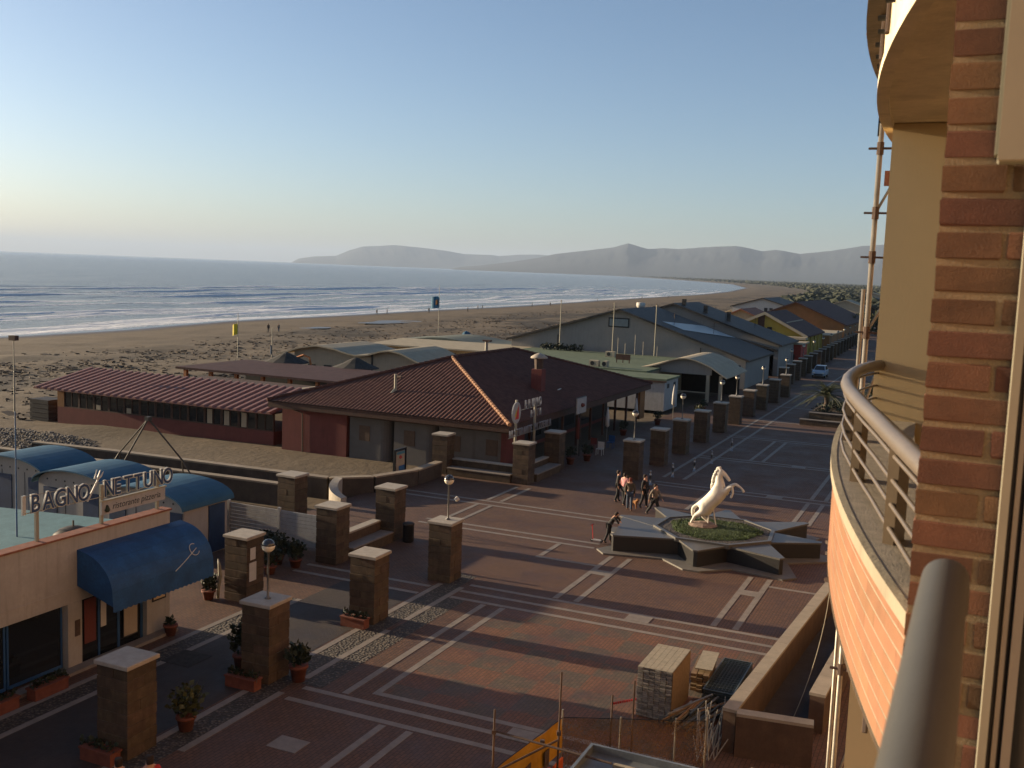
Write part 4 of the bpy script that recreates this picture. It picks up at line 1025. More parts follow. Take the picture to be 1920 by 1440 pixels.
# long red annex
an = thing('red_annex', 'long low red annex with ribbed pink roof and strip of windows', 'building', (-55, 58, -.5))
MB().box(-64.6, -44.0, 58.3, 62.8, -.9, .62).build('wall', MAT['redwall'], an)
MB().box(-64.6, -63.9, 58.3, 62.8, .62, 1.95).build('end_wall', MAT['ochre'], an)
MB().box(-63.9, -44.0, 58.55, 62.8, 1.86, 1.95).build('head_beam', MAT['wood'], an)
nw = 13
for i in range(nw):
    a = -63.9+19.9*i/nw; b_ = -63.9+19.9*(i+1)/nw
    fr_ = MB().box(a, a+.09, 58.32, 58.45, .62, 1.95).box(b_-.09, b_, 58.32, 58.45, .62, 1.95).box(a+.09, b_-.09, 58.32, 58.45, 1.82, 1.95).box(a+.09, b_-.09, 58.32, 58.45, .62, .70).box((a+b_)/2-.03, (a+b_)/2+.03, 58.33, 58.44, .70, 1.82).build('window', MAT['wood'], an)
    MB().box(a+.09, (a+b_)/2-.03, 58.37, 58.39, .70, 1.82).build('pane', MAT['glass2'] if 'glass2' in MAT else MAT['glass'], fr_)
    MB().box((a+b_)/2+.03, b_-.09, 58.37, 58.39, .70, 1.82).build('pane', MAT['glass'], fr_)
    if i in (2, 4, 9, 10, 11): MB().box((a+b_)/2-.5, (a+b_)/2-.05, 58.30, 58.315, .72, 1.1 if i < 5 else 1.75).build('curtain', MAT['cream'], fr_)
def annz(y): return 2.02+(y-57.5)*.195
MB().slab([(-66.3,57.5,annz(57.5)),(-43.6,57.5,annz(57.5)),(-43.6,63.2,annz(63.2)),(-66.3,63.2,annz(63.2))], .05).build('roof_sheet', MAT['redsheet'], an)
rib = MB(); rib.add([(0,57.5-57.5,0),(.36,0,0),(.30,0,.12),(.06,0,.12)]+[(q[0], 5.7, q[2]+5.7*.195) for q in ((0,0,0),(.36,0,0),(.30,0,.12),(.06,0,.12))], [(0,3,2,1),(4,5,6,7),(0,4,7,3),(3,7,6,2),(2,6,5,1)])
rme = bpy.data.meshes.new('roof_rib'); rme.from_pydata(rib.v, [], rib.f); rme.materials.append(MAT['redrib'])
for i in range(32):
    ob = bpy.data.objects.new('roof_rib', rme); ob.location = Vector((-66.25+i*.715, 57.5, annz(57.5)+.001))-an.location; link(ob, an)
tk = thing('sand_bin', 'grey-green timber bin beside the annex end', 'bin', (-66.6, 58.6, -.9))
for i in range(5): MB().box(-67.6, -65.6, 58.3, 59.9, -.8+i*.36, -.8+i*.36+.33).build('plank', MAT['slate'], tk)
# pergola behind
pg = thing('beach_pergola', 'dark red flat pergola roof with orange posts behind the annex', 'pergola', (-56, 75, -.6))
MB().box(-66.5, -44.5, 73.4, 83.5, 2.35, 2.55).build('roof', MAT['purpleroof'], pg)
MB().box(-66.0, -45.0, 82.8, 83.0, -.6, 2.35).build('rear_wall', MAT['dark'], pg)  # rear wall painted black as the shade below the pergola
for i in range(8): MB().box(-65.8+i*2.9, -65.5+i*2.9, 73.7, 74.0, -.6, 2.35).build('post', MAT['orangewood'], pg)
for i in range(4): MB().box(-52.3+i*2.2, -50.7+i*2.2, 72.4, 72.5, -.5, 1.3).build('screen', MAT['wood'], pg)
MB().box(-62, -46, 66.5, 72.5, 1.95, 2.10).build('lean_to_roof', MAT['wood'], pg)
MB().add([(-50,63.5,2.4),(-43.5,63.5,2.4),(-43.0,70,2.75),(-47,70,2.75)], [(0,1,2,3)]).build('canvas', MAT['cream'], pg)
dg = thing('mini_digger', 'small red excavator parked behind the pergola', 'digger', (-63.0, 86.0, -.8))
MB().bevbox(-64.2, -62.4, 85.4, 86.8, 2.0, 2.9, .1).build('cab_body', MAT['redwall'], dg); MB().box(-64.1, -62.5, 85.3, 86.9, -.8, 2.0).build('track_base', MAT['rust'], dg)
MB().tube([(-62.4,86,2.8),(-61.3,86,3.2),(-60.6,86,3.0),(-60.4,86,2.2)], .12, 6).build('boom', MAT['orangewood'], dg)
for i, (x, y, lb) in enumerate([(-62.6,84.9,'dark thatched beach parasol at left of the wavy hut'), (-54.6,85.2,'dark thatched beach parasol at right, before the wavy hut')]):
    th_ = thing('thatched_parasol', lb, 'parasol', (x,y,-.6), 'thatched parasols'); MB().lathe((x,y,2.45), [(2.3,0),(2.2,.10),(1.2,.50),(.5,.88),(.05,1.05)], 12).build('thatch', MAT['thatch'], th_); MB().cyl((x,y,-.6),(x,y,2.6),.09,n=8).build('post', MAT['trunk'], th_)
# restaurant sign on posts
sb = thing('restaurant_sign', 'open letter sign BRUNO ristorante pizzeria on two white posts', 'sign', (-24.8, 58, 0))
MB().cyl((-24.85,56.75,0),(-24.85,56.75,4.7),.085,n=10).build('post', MAT['gutter'], sb); MB().cyl((-24.85,59.7,0),(-24.85,59.7,4.2),.085,n=10).build('post', MAT['gutter'], sb)
em = MB(); n = 20
for k_, (x, s_) in enumerate(((-24.80, 1.0), (-24.72, 1.0))): em.v += [(x, 56.55+.62*math.sin(2*math.pi*i/n), 3.95+.66*math.cos(2*math.pi*i/n)) for i in range(n)]
em.f = [tuple(range(n)), tuple(range(2*n-1, n-1, -1))]+[(i, n+i, n+(i+1) % n, (i+1) % n) for i in range(n)]
eo = em.build('emblem_disc', MAT['whiteslat'], sb)
MB().add([(-24.71,56.3,3.55),(-24.71,56.85,3.55),(-24.71,56.8,4.45)], [(0,1,2)]).build('red_sail', M('sail_red', (.5,.03,.02), .5, .1, 3, 0), eo)
MB().add([(-24.705,56.2,3.75),(-24.705,56.42,3.7),(-24.705,56.6,4.3)], [(0,1,2)]).build('yellow_sail', M('sail_yellow', (.5,.36,.03), .5, .1, 3, 0), eo)
SIGNG = M('sign_letter_grey', (.20,.20,.21), .5, .1, 3, 0)
for wd, y0, z0, dy, sz in (('BRUNO', 57.75, 4.05, .56, .80), ('RITA', 58.75, 3.42, .47, .66), ('RISTORANTE', 55.55, 2.50, .355, .66), ('PIZZERIA', 59.45, 2.52, .35, .64)):
    for i, chh in enumerate(wd): text('letter', chh, SIGNG, sb, (-24.72, y0+i*dy, z0), sz, FACE_X, ext=.04, sx=.62)
for z0 in (2.46, 4.0): MB().box(-24.82, -24.79, 55.6 if z0 < 3 else 57.0, 62.3 if z0 < 3 else 60.4, z0, z0+.03).build('rail', MAT['gutter'], sb)
s2 = thing('hanging_sign', 'pale square sign board with red emblem at the restaurant eave', 'sign', (-23.9, 62.9, 3.2))
MB().box(-23.98, -23.90, 64.8, 66.6, 3.0, 4.05).build('board', MAT['whiteslat'], s2); MB().lathe((-23.86, 65.7, 3.4), [(.04,0),(.2,.12),(.16,.25),(.05,.28)], 8).build('emblem', MAT['redwall'], s2); MB().box(-24.0,-23.985,64.7,66.7,2.92,4.12).build('frame', MAT['blackm'], s2); MB().cyl((-23.95,65.7,0),(-23.95,65.7,3.0),.04,n=6).build('post', MAT['blackm'], s2)
# closed parasols and terrace clutter before the restaurant
def closed_parasol(x, y, label, mat, h=2.6):
    B = thing('closed_parasol', label, 'parasol', (x,y,0), 'parasols on the restaurant terrace'); MB().lathe((x,y,h*.38), [(.05,0),(.17,.12),(.15,h*.3),(.07,h*.5),(.02,h*.6)], 10).build('cloth', mat, B, True); MB().cyl((x,y,0),(x,y,h*.5),.03,n=6).build('pole', MAT['alu'], B); return B
closed_parasol(-24.6, 73.4, 'white folded parasol on the dark terrace, nearest', MAT['white']); closed_parasol(-24.5, 80.3, 'white folded parasol on the dark terrace, middle', MAT['white']); closed_parasol(-23.6, 88.5, 'tall white folded parasol at the terrace end', MAT['white'], 3.1)
closed_parasol(-24.4, 66.6, 'dark red folded parasol near the hanging sign', MAT['redwall'])
for i, (x, y, lb, m_) in enumerate([(-23.2, 70.2, 'blue plastic terrace chair', 'bluepaint'), (-23.9, 68.3, 'red terrace chair beside blue chair', 'redwall'), (-22.9, 67.0, 'white terrace chair nearest the stone bench', 'white')]):
    B = thing('terrace_chair', lb, 'chair', (x,y,0), 'terrace chairs'); MB().box(x-.23,x+.23,y-.23,y+.23,.42,.46).build('seat', MAT[m_], B); MB().box(x-.23,x+.23,y+.2,y+.24,.46,.9).build('backrest', MAT[m_], B)
    for a in (-.2,.2):
        for c_ in (-.2,.2): MB().box(x+a-.02,x+a+.02,y+c_-.02,y+c_+.02,0,.42).build('leg', MAT[m_], B)
for i, (x, y) in enumerate([(-23.4, 62.6), (-22.9, 64.4), (-24.3, 76.5), (-23.7, 84), (-21.8, 90.5), (-22.5, 95)]):
    round_pot(x, y, ['leafy pot at the near end of the terrace','second leafy pot of the dark terrace','leafy pot between folded parasols','leafy pot near the tall folded parasol','bright green pot beyond the terrace','last leafy pot by the arched canopy'][i], .45, .28, .55, 'leaf2' if i == 4 else 'leaf', 180)
# ================================================================== star pedestal and rearing horse
st = thing('star_pedestal', 'dark granite star pedestal with planted centre in the square', 'pedestal', (-10.2, 46.9, 0))
cx, cy = -10.2, 46.9
tips = [(-41,4.75),(7,4.75),(49,5.4),(95,4.6),(139,4.9),(174,4.75),(220,5.1),(271,3.9)]
def pt(a, rr): return (cx+rr*math.cos(R(a)), cy+rr*math.sin(R(a)))
poly = []
for i, (a, rr) in enumerate(tips):
    poly.append(pt(a-4 if rr > 4.6 else a-5, rr+.6)); poly.append(pt(a+4, rr+.6)); nx = tips[(i+1) % 8][0]+(360 if i == 7 else 0)
    poly.append(pt((a+nx)/2, 3.7))
MB().prism(poly, -.05, .07).build('pale_base', MAT['marble'], st)
for i, (a, rr) in enumerate(tips):
    pa = tips[i-1][0]-(360 if i == 0 else 0); nx = tips[(i+1) % 8][0]+(360 if i == 7 else 0)
    v0, v1 = pt((a+pa)/2, 2.62), pt((a+nx)/2, 2.62); tp_, tq = pt(a-1.2, rr), pt(a+1.2, rr)
    k0 = (pt(a, .4)[0], pt(a, .4)[1])
    arm = MB().prism([v0, tp_, tq, v1], .07, .72).build('star_arm', MAT['gran'], st)
    e = .03
    q = [pt((a+pa)/2, 2.70), pt(a-1.6, rr+.05), pt(a+1.6, rr+.05), pt((a+nx)/2, 2.70)]
    MB().prism(q, .722+.002*i, .80+.002*i).build('arm_top', MAT['grantop'], arm)
MB().prism([pt(174, 4.6), pt(220, 4.95), pt(197, 2.7)][::1], .07, .719).build('filling_block', MAT['gran'], st)
MB().prism([pt(174, 4.66), pt(220, 5.0), pt(197, 2.72)], .7195, .798).build('filling_top', MAT['grantop'], st)
octo = [pt((tips[i][0]+tips[(i+1) % 8][0]+(360 if i == 7 else 0))/2, 2.86) for i in range(8)]; octi = [pt((tips[i][0]+tips[(i+1) % 8][0]+(360 if i == 7 else 0))/2, 2.68) for i in range(8)]
rim = MB()
for i in range(8):
    j = (i+1) % 8
    rim.add([(*octo[i],.70),(*octo[j],.70),(*octi[j],.70),(*octi[i],.70),(*octo[i],.90),(*octo[j],.90),(*octi[j],.90),(*octi[i],.90)], [(4,5,6,7),(0,1,5,4),(2,3,7,6)])
rim.build('rim', MAT['grantop'], st)
MB().prism(octi, .6, .86).build('gravel_bed', PEB, st)
gr = MB(); random.seed(8)
for _ in range(5200):
    a = random.random()*6.283; rr = 2.05*math.sqrt(random.random())*(1+.06*math.sin(3*a)+.04*math.sin(7*a)); x, y = cx+rr*math.cos(a)*1.02, cy+rr*math.sin(a)*.95
    h_ = random.uniform(.05, .13); t_ = random.random()*6.28; dx, dy = math.cos(t_)*.016, math.sin(t_)*.016; lx, ly = random.gauss(0,.04), random.gauss(0,.04)
    gr.add([(x-dx,y-dy,.86),(x+dx,y+dy,.86),(x+lx,y+ly,.86+h_)], [(0,1,2)])
gm = gr.build('grass', M('lawn_grass', (.042,.072,.014), .7, .4, 1.2, 0), st, kind='stuff')
MB().lathe((cx, cy, .86), [(2.0,0),(1.9,.02),(1.0,.05),(.05,.06)], 18).build('turf', M('turf', (.035,.055,.014), .95, .3, 3, .3, 30), st)
# rearing horse as one skinned surface
def skin_mesh(name, verts, edges, rads, mat, parent=None, root=0, sub=2, smooth=True):
    o_ = org(parent) if parent is not None else Vector((0,0,0))
    me = bpy.data.meshes.new(name); me.from_pydata([tuple(Vector(v)-o_) for v in verts], edges, []); me.update()
    ob = bpy.data.objects.new(name, me); link(ob, parent)
    sk = ob.modifiers.new('skin', 'SKIN'); sk.use_smooth_shade = True; sk.branch_smoothing = .3
    if not me.skin_vertices: me.attributes  # layer is created by the modifier
    lay = me.skin_vertices[0] if len(me.skin_vertices) else None
    if lay is None:
        bm = bmesh.new(); bm.from_mesh(me); bm.verts.layers.skin.verify(); bm.to_mesh(me); bm.free(); lay = me.skin_vertices[0]
    for i, rr in enumerate(rads):
        rr = rr if isinstance(rr, tuple) else (rr, rr); lay.data[i].radius = rr; lay.data[i].use_root = (i == root)
    if sub: sb_ = ob.modifiers.new('sub', 'SUBSURF'); sb_.levels = sub; sb_.render_levels = sub
    me.materials.append(mat); return ob
hs = thing('horse_statue', 'white statue of a rearing horse on the star pedestal', 'statue', (-10.75, 47.2, .9))
HY = 47.2
V = []; E2_ = []; RD = []
def hv(x, z, y, rr, par=None):
    V.append((x, HY+y, z)); RD.append(rr); i = len(V)-1
    if par is not None: E2_.append((par, i))
    return i
pel = hv(-10.86, 1.86, 0, .42); b1 = hv(-10.58, 2.08, 0, .42); E2_.append((pel, b1)); b2 = hv(-10.32, 2.34, 0, .45, b1); chs = hv(-10.10, 2.66, 0, .42, b2)
n1 = hv(-10.14, 3.02, 0, .27, chs); n2 = hv(-10.24, 3.36, 0, .175, n1); pol = hv(-10.20, 3.60, 0, .125, n2)
hd1 = hv(-10.04, 3.52, 0, .135, pol); hd2 = hv(-9.88, 3.36, 0, .095, hd1); mz = hv(-9.75, 3.21, 0, .085, hd2); hv(-9.71, 3.15, 0, .065, mz)
for s_ in (-1, 1): hv(-10.22, 3.76, .06*s_, .028, pol)
for s_, (kx, kz, fx, fz, hx, hz) in ((-1, (-9.56, 2.96, -9.50, 2.64, -9.60, 2.40)), (1, (-9.47, 3.02, -9.17, 2.84, -9.05, 2.66))):
    e_ = hv(-9.90, 2.64, .17*s_, .19, chs); m1 = hv((kx-9.86)/2, (kz+2.66)/2+.06, .17*s_, .105, e_); k_ = hv(kx, kz, .17*s_, .082, m1); ff = hv(fx, fz, .17*s_, .052, k_); hv(hx, hz, .17*s_, .075, ff)
for s_, (sx, sz, hx, hz, fx, fz, tx, tz) in ((-1, (-10.82, 1.58, -11.18, 1.40, -11.33, 1.10, -11.38, .98)), (1, (-10.70, 1.52, -10.98, 1.34, -10.74, 1.14, -10.62, 1.08))):
    st_ = hv(sx, sz, .18*s_, .24, pel); hk = hv(hx, hz, .20*s_, .092, st_); ff = hv(fx, fz, .20*s_, .062, hk); hv(tx, tz, .20*s_, .085, ff)
tl = hv(-11.16, 1.88, 0, .09, pel); t2 = hv(-11.36, 1.68, .02, .105, tl); t3 = hv(-11.36, 1.40, .03, .10, t2); hv(-11.28, 1.14, .04, .04, t3)
horse = skin_mesh('body', V, E2_, RD, MAT['horsew'], hs, 0, 2)
for s_ in (-1, 1):
    MB().lathe((-10.01, HY+.10*s_, 3.50), [(.004,-.02),(.02,0),(.004,.02)], 8).build('eye', MAT['rock'], hs)
mn_ = MB()
for i in range(16):
    t_ = i/15; x = -10.27-.15*math.sin(t_*2.4)-.09*t_; z = 3.70-1.0*t_; y = HY+random.uniform(-.07, .07)
    mn_.tube([(x+.10, y, z+.06), (x-.04, y+random.uniform(-.03,.03), z), (x-.06+random.uniform(-.03,.02), y+random.uniform(-.05,.05), z-.20)], [.055, .075, .02], 6)
mn_.build('mane', MAT['horsew'], hs, True)
rk = MB().lathe((-10.85, 47.2, .86), [(.62,0),(.66,.08),(.50,.16),(.2,.20)], 14); rk.v = [(-10.85+(x+10.85)*1.05, y, z+random.uniform(-.02,.02)) for x, y, z in rk.v]
rk.build('rock_base', MAT['rock'], hs); MB().cyl((-10.62,47.2,1.0),(-10.60,47.2,1.75),.035,n=8).build('support', MAT['horsew'], hs)
MB().cyl((-10.25,47.25,1.0),(-10.42,47.2,1.8),.03,n=8).build('support', MAT['horsew'], hs)
# ================================================================== bollards
bol = thing('bollard', 'x', 'bollard', (0,0,0))
MB().lathe((0,0,0), [(.11,0),(.11,.05),(.07,.07),(.065,.55),(.085,.58),(.085,.66),(.06,.70),(.06,.80),(.07,.86),(.03,.93)], 12).build('post', MAT['chrome'], bol, True); MB().lathe((0,0,0), [(.088,.30),(.088,.34)], 12).build('collar', MAT['alu'], bol)
bol.location = (-16.9, 59.0, 0); tag(bol, 'chrome bollard directly behind the group of people', 'bollard', 'bollards along the promenade kerb')
for x, y, lb in ((-16.4,62.2,'chrome bollard left of the horse, second'), (-15.7,64.9,'chrome bollard left of the horse head, third'), (-15.4,68.4,'chrome bollard with blue sheen, third from the people'), (-15.35,74.5,'chrome bollard farthest along the kerb')):
    o = copy_tree(bol); o.location = (x,y,0); tag(o, lb, 'bollard', 'bollards along the promenade kerb')
# ================================================================== people
SKIN = M('skin', (.42,.23,.15), .6, .1, 5, 0)
def cloth(nm, c): return M(nm, c, .85, .2, 6, .2, 40)
CL = dict(black=cloth('black_cloth', (.018,.017,.018)), denim=cloth('denim', (.045,.06,.09)), pink=cloth('pink_cloth', (.55,.25,.24)), olive=cloth('olive_cloth', (.07,.055,.035)), grey=cloth('grey_coat', (.16,.13,.10)), hair=cloth('dark_hair', (.025,.015,.01)), red=cloth('red_hair', (.14,.03,.015)), redc=cloth('red_cloth', (.42,.03,.03)))
def person(label, x, y, rz, top, bottom, hair, stride=.0, lean=0.0, arms=(8, -8), h=1.80, z=0, group=None, bent=(15, 15)):
    P_ = thing('person', label, 'person', (x, y, z), group, rz)
    k = h/1.72
    def T(v):  # lean forward (towards +y local) above the hips
        x_, y_, z_ = v
        if z_ > .9: dz = z_-.9; y_ += dz*math.sin(lean); z_ = .9+dz*math.cos(lean)
        return (x_*k, y_*k, z_*k)
    def leg(s_, a):
        hip = (.09*s_, 0, .90); kn = (.095*s_, .45*math.sin(a), .90-.43*math.cos(a)); b2_ = a-(.25 if a < 0 else .05)
        an_ = (.095*s_, kn[1]+.43*math.sin(b2_), max(.07, kn[2]-.43*math.cos(b2_))); toe = (.11*s_, an_[1]+.15, max(.035, an_[2]-.045))
        return hip, kn, an_, toe
    def arm(s_, a, bnd):
        a = R(a); sh = (.185*s_, 0, 1.40); el = (.23*s_, .28*math.sin(a), 1.40-.28*math.cos(a)); c2 = a+R(bnd)
        wr = (.225*s_, el[1]+.25*math.sin(c2), el[2]-.25*math.cos(c2)); hn = (.22*s_, wr[1]+.08*math.sin(c2), wr[2]-.08*math.cos(c2)); return sh, el, wr, hn, c2
    Lg = [leg(-1, stride), leg(1, -stride)]; Ar = [arm(-1, arms[0], bent[0]), arm(1, arms[1], bent[1])]
    vs = [(0,0,.93),(0,0,1.12),(0,.01,1.33),(0,0,1.47),(0,.02,1.56),(0,.025,1.67)]; rd = [.13,.115,.135,.055,.082,.07]; ed = [(0,1),(1,2),(2,3),(3,4),(4,5)]
    def ap_(v, rr, p): vs.append(v); rd.append(rr); ed.append((p, len(vs)-1)); return len(vs)-1
    ap_((0,.105,1.55), .018, 4)                            # nose
    for L_ in Lg: i_ = ap_(L_[0], .085, 0); i_ = ap_(L_[1], .056, i_); i_ = ap_(L_[2], .040, i_); ap_(L_[3], .035, i_)
    for sh, el, wr, hn, c2 in Ar:
        i_ = ap_(sh, .06, 2); i_ = ap_(el, .040, i_); i_ = ap_(wr, .028, i_); i_ = ap_(hn, .030, i_)
        for q, ln in ((-.03,.06),(-.012,.085),(.008,.09),(.026,.075)): ap_((hn[0]+q, hn[1]+ln*math.sin(c2+.3), hn[2]-ln*math.cos(c2+.3)), .0085, i_)
        ap_((hn[0]-.045*(1 if hn[0] > 0 else -1), hn[1]+.04, hn[2]-.02), .010, i_)
    def local(vv): return [T(v) for v in vv]
    def sm(nm, vv, ee, rr, mt):
        me_o = skin_mesh(nm, [Vector(v)+P_.location for v in local(vv)], ee, [q*k for q in rr], mt, P_, 0, 1); return me_o
    sm('body', vs, ed, rd, SKIN)
    jv = [(0,0,.90),(0,0,1.12),(0,.01,1.34),(0,.0,1.45)]; je = [(0,1),(1,2),(2,3)]; jr = [.165,.145,.165,.075]
    for sh, el, wr, hn, c2 in Ar:
        n0 = len(jv); jv += [sh, el, wr]; jr += [.08, .062, .046]; je += [(2, n0), (n0, n0+1), (n0+1, n0+2)]
    sm('jacket', jv, je, jr, CL[top])
    tv = [(0,0,.93)]; te = []; tr2 = [.145]
    for L_ in Lg: n0 = len(tv); tv += [L_[0], L_[1], L_[2]]; tr2 += [.105, .075, .060]; te += [(0, n0), (n0, n0+1), (n0+1, n0+2)]
    sm('trousers', tv, te, tr2, CL[bottom])
    for L_ in Lg: sm('shoe', [L_[2], L_[3]], [(0,1)], [.052, .045], CL['black'])
    sm('hair', [(0,-.02,1.60),(0,-.01,1.70),(0,-.055,1.50)], [(0,1),(0,2)], [.095, .078, .062], CL[hair])
    return P_
person('person in pink jacket and dark trousers seen from behind', -16.60, 53.05, R(-20), 'pink', 'black', 'hair', .10)
person('red haired person in olive jacket and jeans beside the dog', -15.95, 51.95, R(15), 'olive', 'denim', 'red', .16)
person('tall person in long black coat at the back of the group', -15.45, 53.0, R(-100), 'black', 'black', 'hair', .12, h=1.86)
person('person in black jacket standing beside the pink jacket', -17.15, 53.6, R(-70), 'black', 'black', 'hair', .05)
person('person in grey overcoat walking away from the group', -14.35, 51.15, R(-115), 'grey', 'black', 'hair', .42, .04, (25, -25))
person('person in black leaning over the star pedestal edge', -14.75, 45.0, R(-75), 'black', 'black', 'hair', .12, .55, (65, 55), h=1.62, bent=(-20, -10))
person('passer-by in black at the very bottom, left head', -16.15, 16.1, R(60), 'black', 'black', 'hair', .3, h=1.70)
person('passer-by with red collar at the very bottom, right head', -15.6, 16.45, R(60), 'redc', 'black', 'hair', .3, h=1.74)
scb = thing('kick_scooter', 'small red and white scooter behind the leaning person', 'scooter', (-15.15, 44.7, .07))
MB().box(-15.45,-14.95,44.55,44.72,.14,.18).build('deck', MAT['white'], scb); MB().cyl((-15.38,44.63,.18),(-15.45,44.63,.85),.02,n=6).build('stem', CL['redc'], scb); MB().cyl((-15.45,44.45,.85),(-15.45,44.82,.85),.02,n=6).build('handlebar', CL['redc'], scb)
for x in (-15.43, -14.97): MB().cyl((x,44.60,.13),(x,44.67,.13),.07,n=12).build('wheel', CL['black'], scb)
dgv = [(-15.90,52.45,.38),(-15.72,52.40,.40),(-15.62,52.36,.52),(-15.52,52.33,.55)]; dge = [(0,1),(1,2),(2,3)]; dgr = [.10,.11,.065,.035]
dog = thing('dog', 'small tan dog standing among the group of people', 'dog', (-15.8,52.4,0))
for (px_, py_, pi) in ((-15.92,52.40,0),(-15.90,52.52,0),(-15.70,52.33,1),(-15.70,52.46,1)):
    n0 = len(dgv); dgv += [(px_,py_,.27),(px_-.03 if pi == 0 else px_,py_,.14),(px_,py_,.03)]; dgr += [.05,.026,.024]; dge += [(pi,n0),(n0,n0+1),(n0+1,n0+2)]
n0 = len(dgv); dgv += [(-16.02,52.48,.50)]; dgr += [.02]; dge += [(0,n0)]
for q in (-.04, .04): dgv += [(-15.64,52.36+q,.63)]; dgr += [.015]; dge += [(2,len(dgv)-1)]
skin_mesh('body', dgv, dge, dgr, M('tan_fur', (.30,.14,.05), .9, .3, 12, .3, 60), dog, 0, 1)
# beach walkers: far away, one or two pixels wide
wk = person('x', 0, 0, 0, 'black', 'black', 'hair', .3, h=1.7); wk2 = person('x', 0, 0, 0, 'grey', 'denim', 'hair', .15, h=1.7)
first = {0: True, 1: True}
walkers = [(-125,163.6,'walker in dark clothes on the near beach, left of a pair'),(-124,165.5,'walker in grey on the near beach, right of a pair'),(-158.5,258,'distant walker at the water edge, left of two'),(-159,264.5,'distant walker at the water edge, right of two'),(-155,283,'lone distant walker beside the beach flag'),(-161,330,'distant walker by the water, left of a couple'),(-160.6,333,'distant walker by the water, right of a couple'),(-163,384,'distant walker above the hall roof, left one'),(-160,396,'distant walker above the hall roof, right one'),(-176,500,'tiny walker near the far water line, left'),(-183,600,'tiny walker near the far water line, middle'),(-178,640,'tiny walker near the far water line, right'),(-150,300,'tiny walker with pale bag on the far beach')]
for i, (x, y, lb) in enumerate(walkers):
    k_ = i % 2; src = (wk, wk2)[k_]; o = src if first[k_] else copy_tree(src); first[k_] = False
    dd = x-float(shore(y)); o.location = (x, y, float(np.interp(dd, [-80,0,8,25,60,105], [-5,-2.0,-1.75,-1.35,-.95,-.30]))-.04); o.rotation_euler = (0,0,random.random()*6); tag(o, lb, 'person', 'walkers on the beach')
# ================================================================== construction corner, lower right
def wall_run(B, p0, p1, th, h0, h1, z0=-.6):
    a, b_ = Vector(p0), Vector(p1); d_ = (b_-a).normalized(); n_ = Vector((-d_.y, d_.x))*th/2
    L_ = (b_-a).length; k = max(1, int(L_/1.4))
    q = [a-n_, b_-n_, b_+n_, a+n_]; hs_ = (h0, h1, h1, h0)
    vs = [(p.x, p.y, z0) for p in q]+[(q[i].x, q[i].y, hs_[i]) for i in range(4)]
    MB().add(vs, [(0,3,2,1),(4,5,6,7),(0,1,5,4),(1,2,6,5),(2,3,7,6),(3,0,4,7)]).build('masonry', MAT['rampw'], B)
    n2 = n_*1.12
    for s_ in range(k):
        u_, v_ = s_/k, (s_+1)/k; p_0 = a+d_*(L_*u_+.004); p_1 = a+d_*(L_*v_-.004); za, zb = h0+(h1-h0)*u_, h0+(h1-h0)*v_
        r4 = [p_0-n2, p_1-n2, p_1+n2, p_0+n2]; zz = (za, zb, zb, za)
        MB().add([(r4[i].x, r4[i].y, zz[i]) for i in range(4)]+[(r4[i].x, r4[i].y, zz[i]+.08) for i in range(4)], [(0,3,2,1),(4,5,6,7),(0,1,5,4),(1,2,6,5),(2,3,7,6),(3,0,4,7)]).build('coping_stone', MAT['rampc'], B)
MAT['rampw'] = M('ramp_wall_brick', (.085,.052,.033), .9, .25, 2, .3, 30, streak=.3); MAT['rampc'] = M('ramp_coping', (.27,.235,.18), .75, .15, 3, .15, 40, perobj=.08)
rw = thing('ramp_wall', 'long low ramp wall with pale coping running down beside the balcony', 'wall', (-5, 27, 0)); wall_run(rw, (-5.05,26.35), (-4.10,41.2), .34, 1.12, 1.02)
rw2 = thing('ramp_end_wall', 'short end wall with pale coping closing the ramp', 'wall', (-4, 26.4, 0)); wall_run(rw2, (-4.86,26.36), (-2.92,26.62), .32, 1.11, 1.11)
rw3 = thing('ramp_inner_wall', 'inner ramp wall with pale coping under the balcony', 'wall', (-3.1, 30, 0)); wall_run(rw3, (-3.12,28.75), (-2.55,40.5), .40, 1.05, 1.0)
MB().box(-4.85,-3.3,26.5,41,-.02,.03).build('ramp_floor', SHADEPAVE, plaza)  # ramp shade is painted in by the dark pavers
rp_ = MB().tube([(-3.45+.0*i-.35*(i/9)**2, 33.2-3.8*(i/9), 2.85-2.8*(i/9)**.75) for i in range(10)], .012, 6).build('rope', MAT['gutter']); tag(rp_, 'pale rope hanging down into the ramp', 'rope')
# stack of scaffold planks
sk_ = thing('plank_stack', 'tall stack of galvanised scaffold planks on the paving', 'stack', (-7.4, 28.4, 0))
pme = MB().bevbox(0, .158, 0, 2.0, 0, .056, .008); m1 = bpy.data.meshes.new('plank'); m1.from_pydata(pme.v, [], pme.f); m1.materials.append(MAT['plank'])
random.seed(9)
for i in range(23):
    for j in range(6):
        ob = bpy.data.objects.new('plank', m1); ob.location = (-7.9+j*.168+7.4+random.uniform(-.004,.004), -1.02+random.uniform(-.025,.02), .02+i*.0625); ob.rotation_euler = (0,0,random.uniform(-.006,.006)); link(ob, sk_)
for j in range(6): MB().box(-7.9+j*.168, -7.9+j*.168+.160, 27.37, 29.40, 1.458, 1.468).build('top_plank', MAT['plankface'], sk_)
MB().box(-6.888,-6.878,27.38,29.36,.02,1.46).build('side_sheet', MAT['woodb'], sk_)
tb = thing('timber_stack', 'short stack of raw timber boards behind the planks', 'stack', (-6.7, 30.7, 0))
for i in range(5):
    for j in range(3): MB().rbox((-6.95+j*.19, 30.7+random.uniform(-.06,.06), .06+i*.115), (.17,1.6,.085), R(5)).build('board', MAT['woodb'], tb)
MB().rbox((-6.70,30.9,.66), (.52,1.6,.03), R(5)).build('sheet', MAT['plankface'], tb)
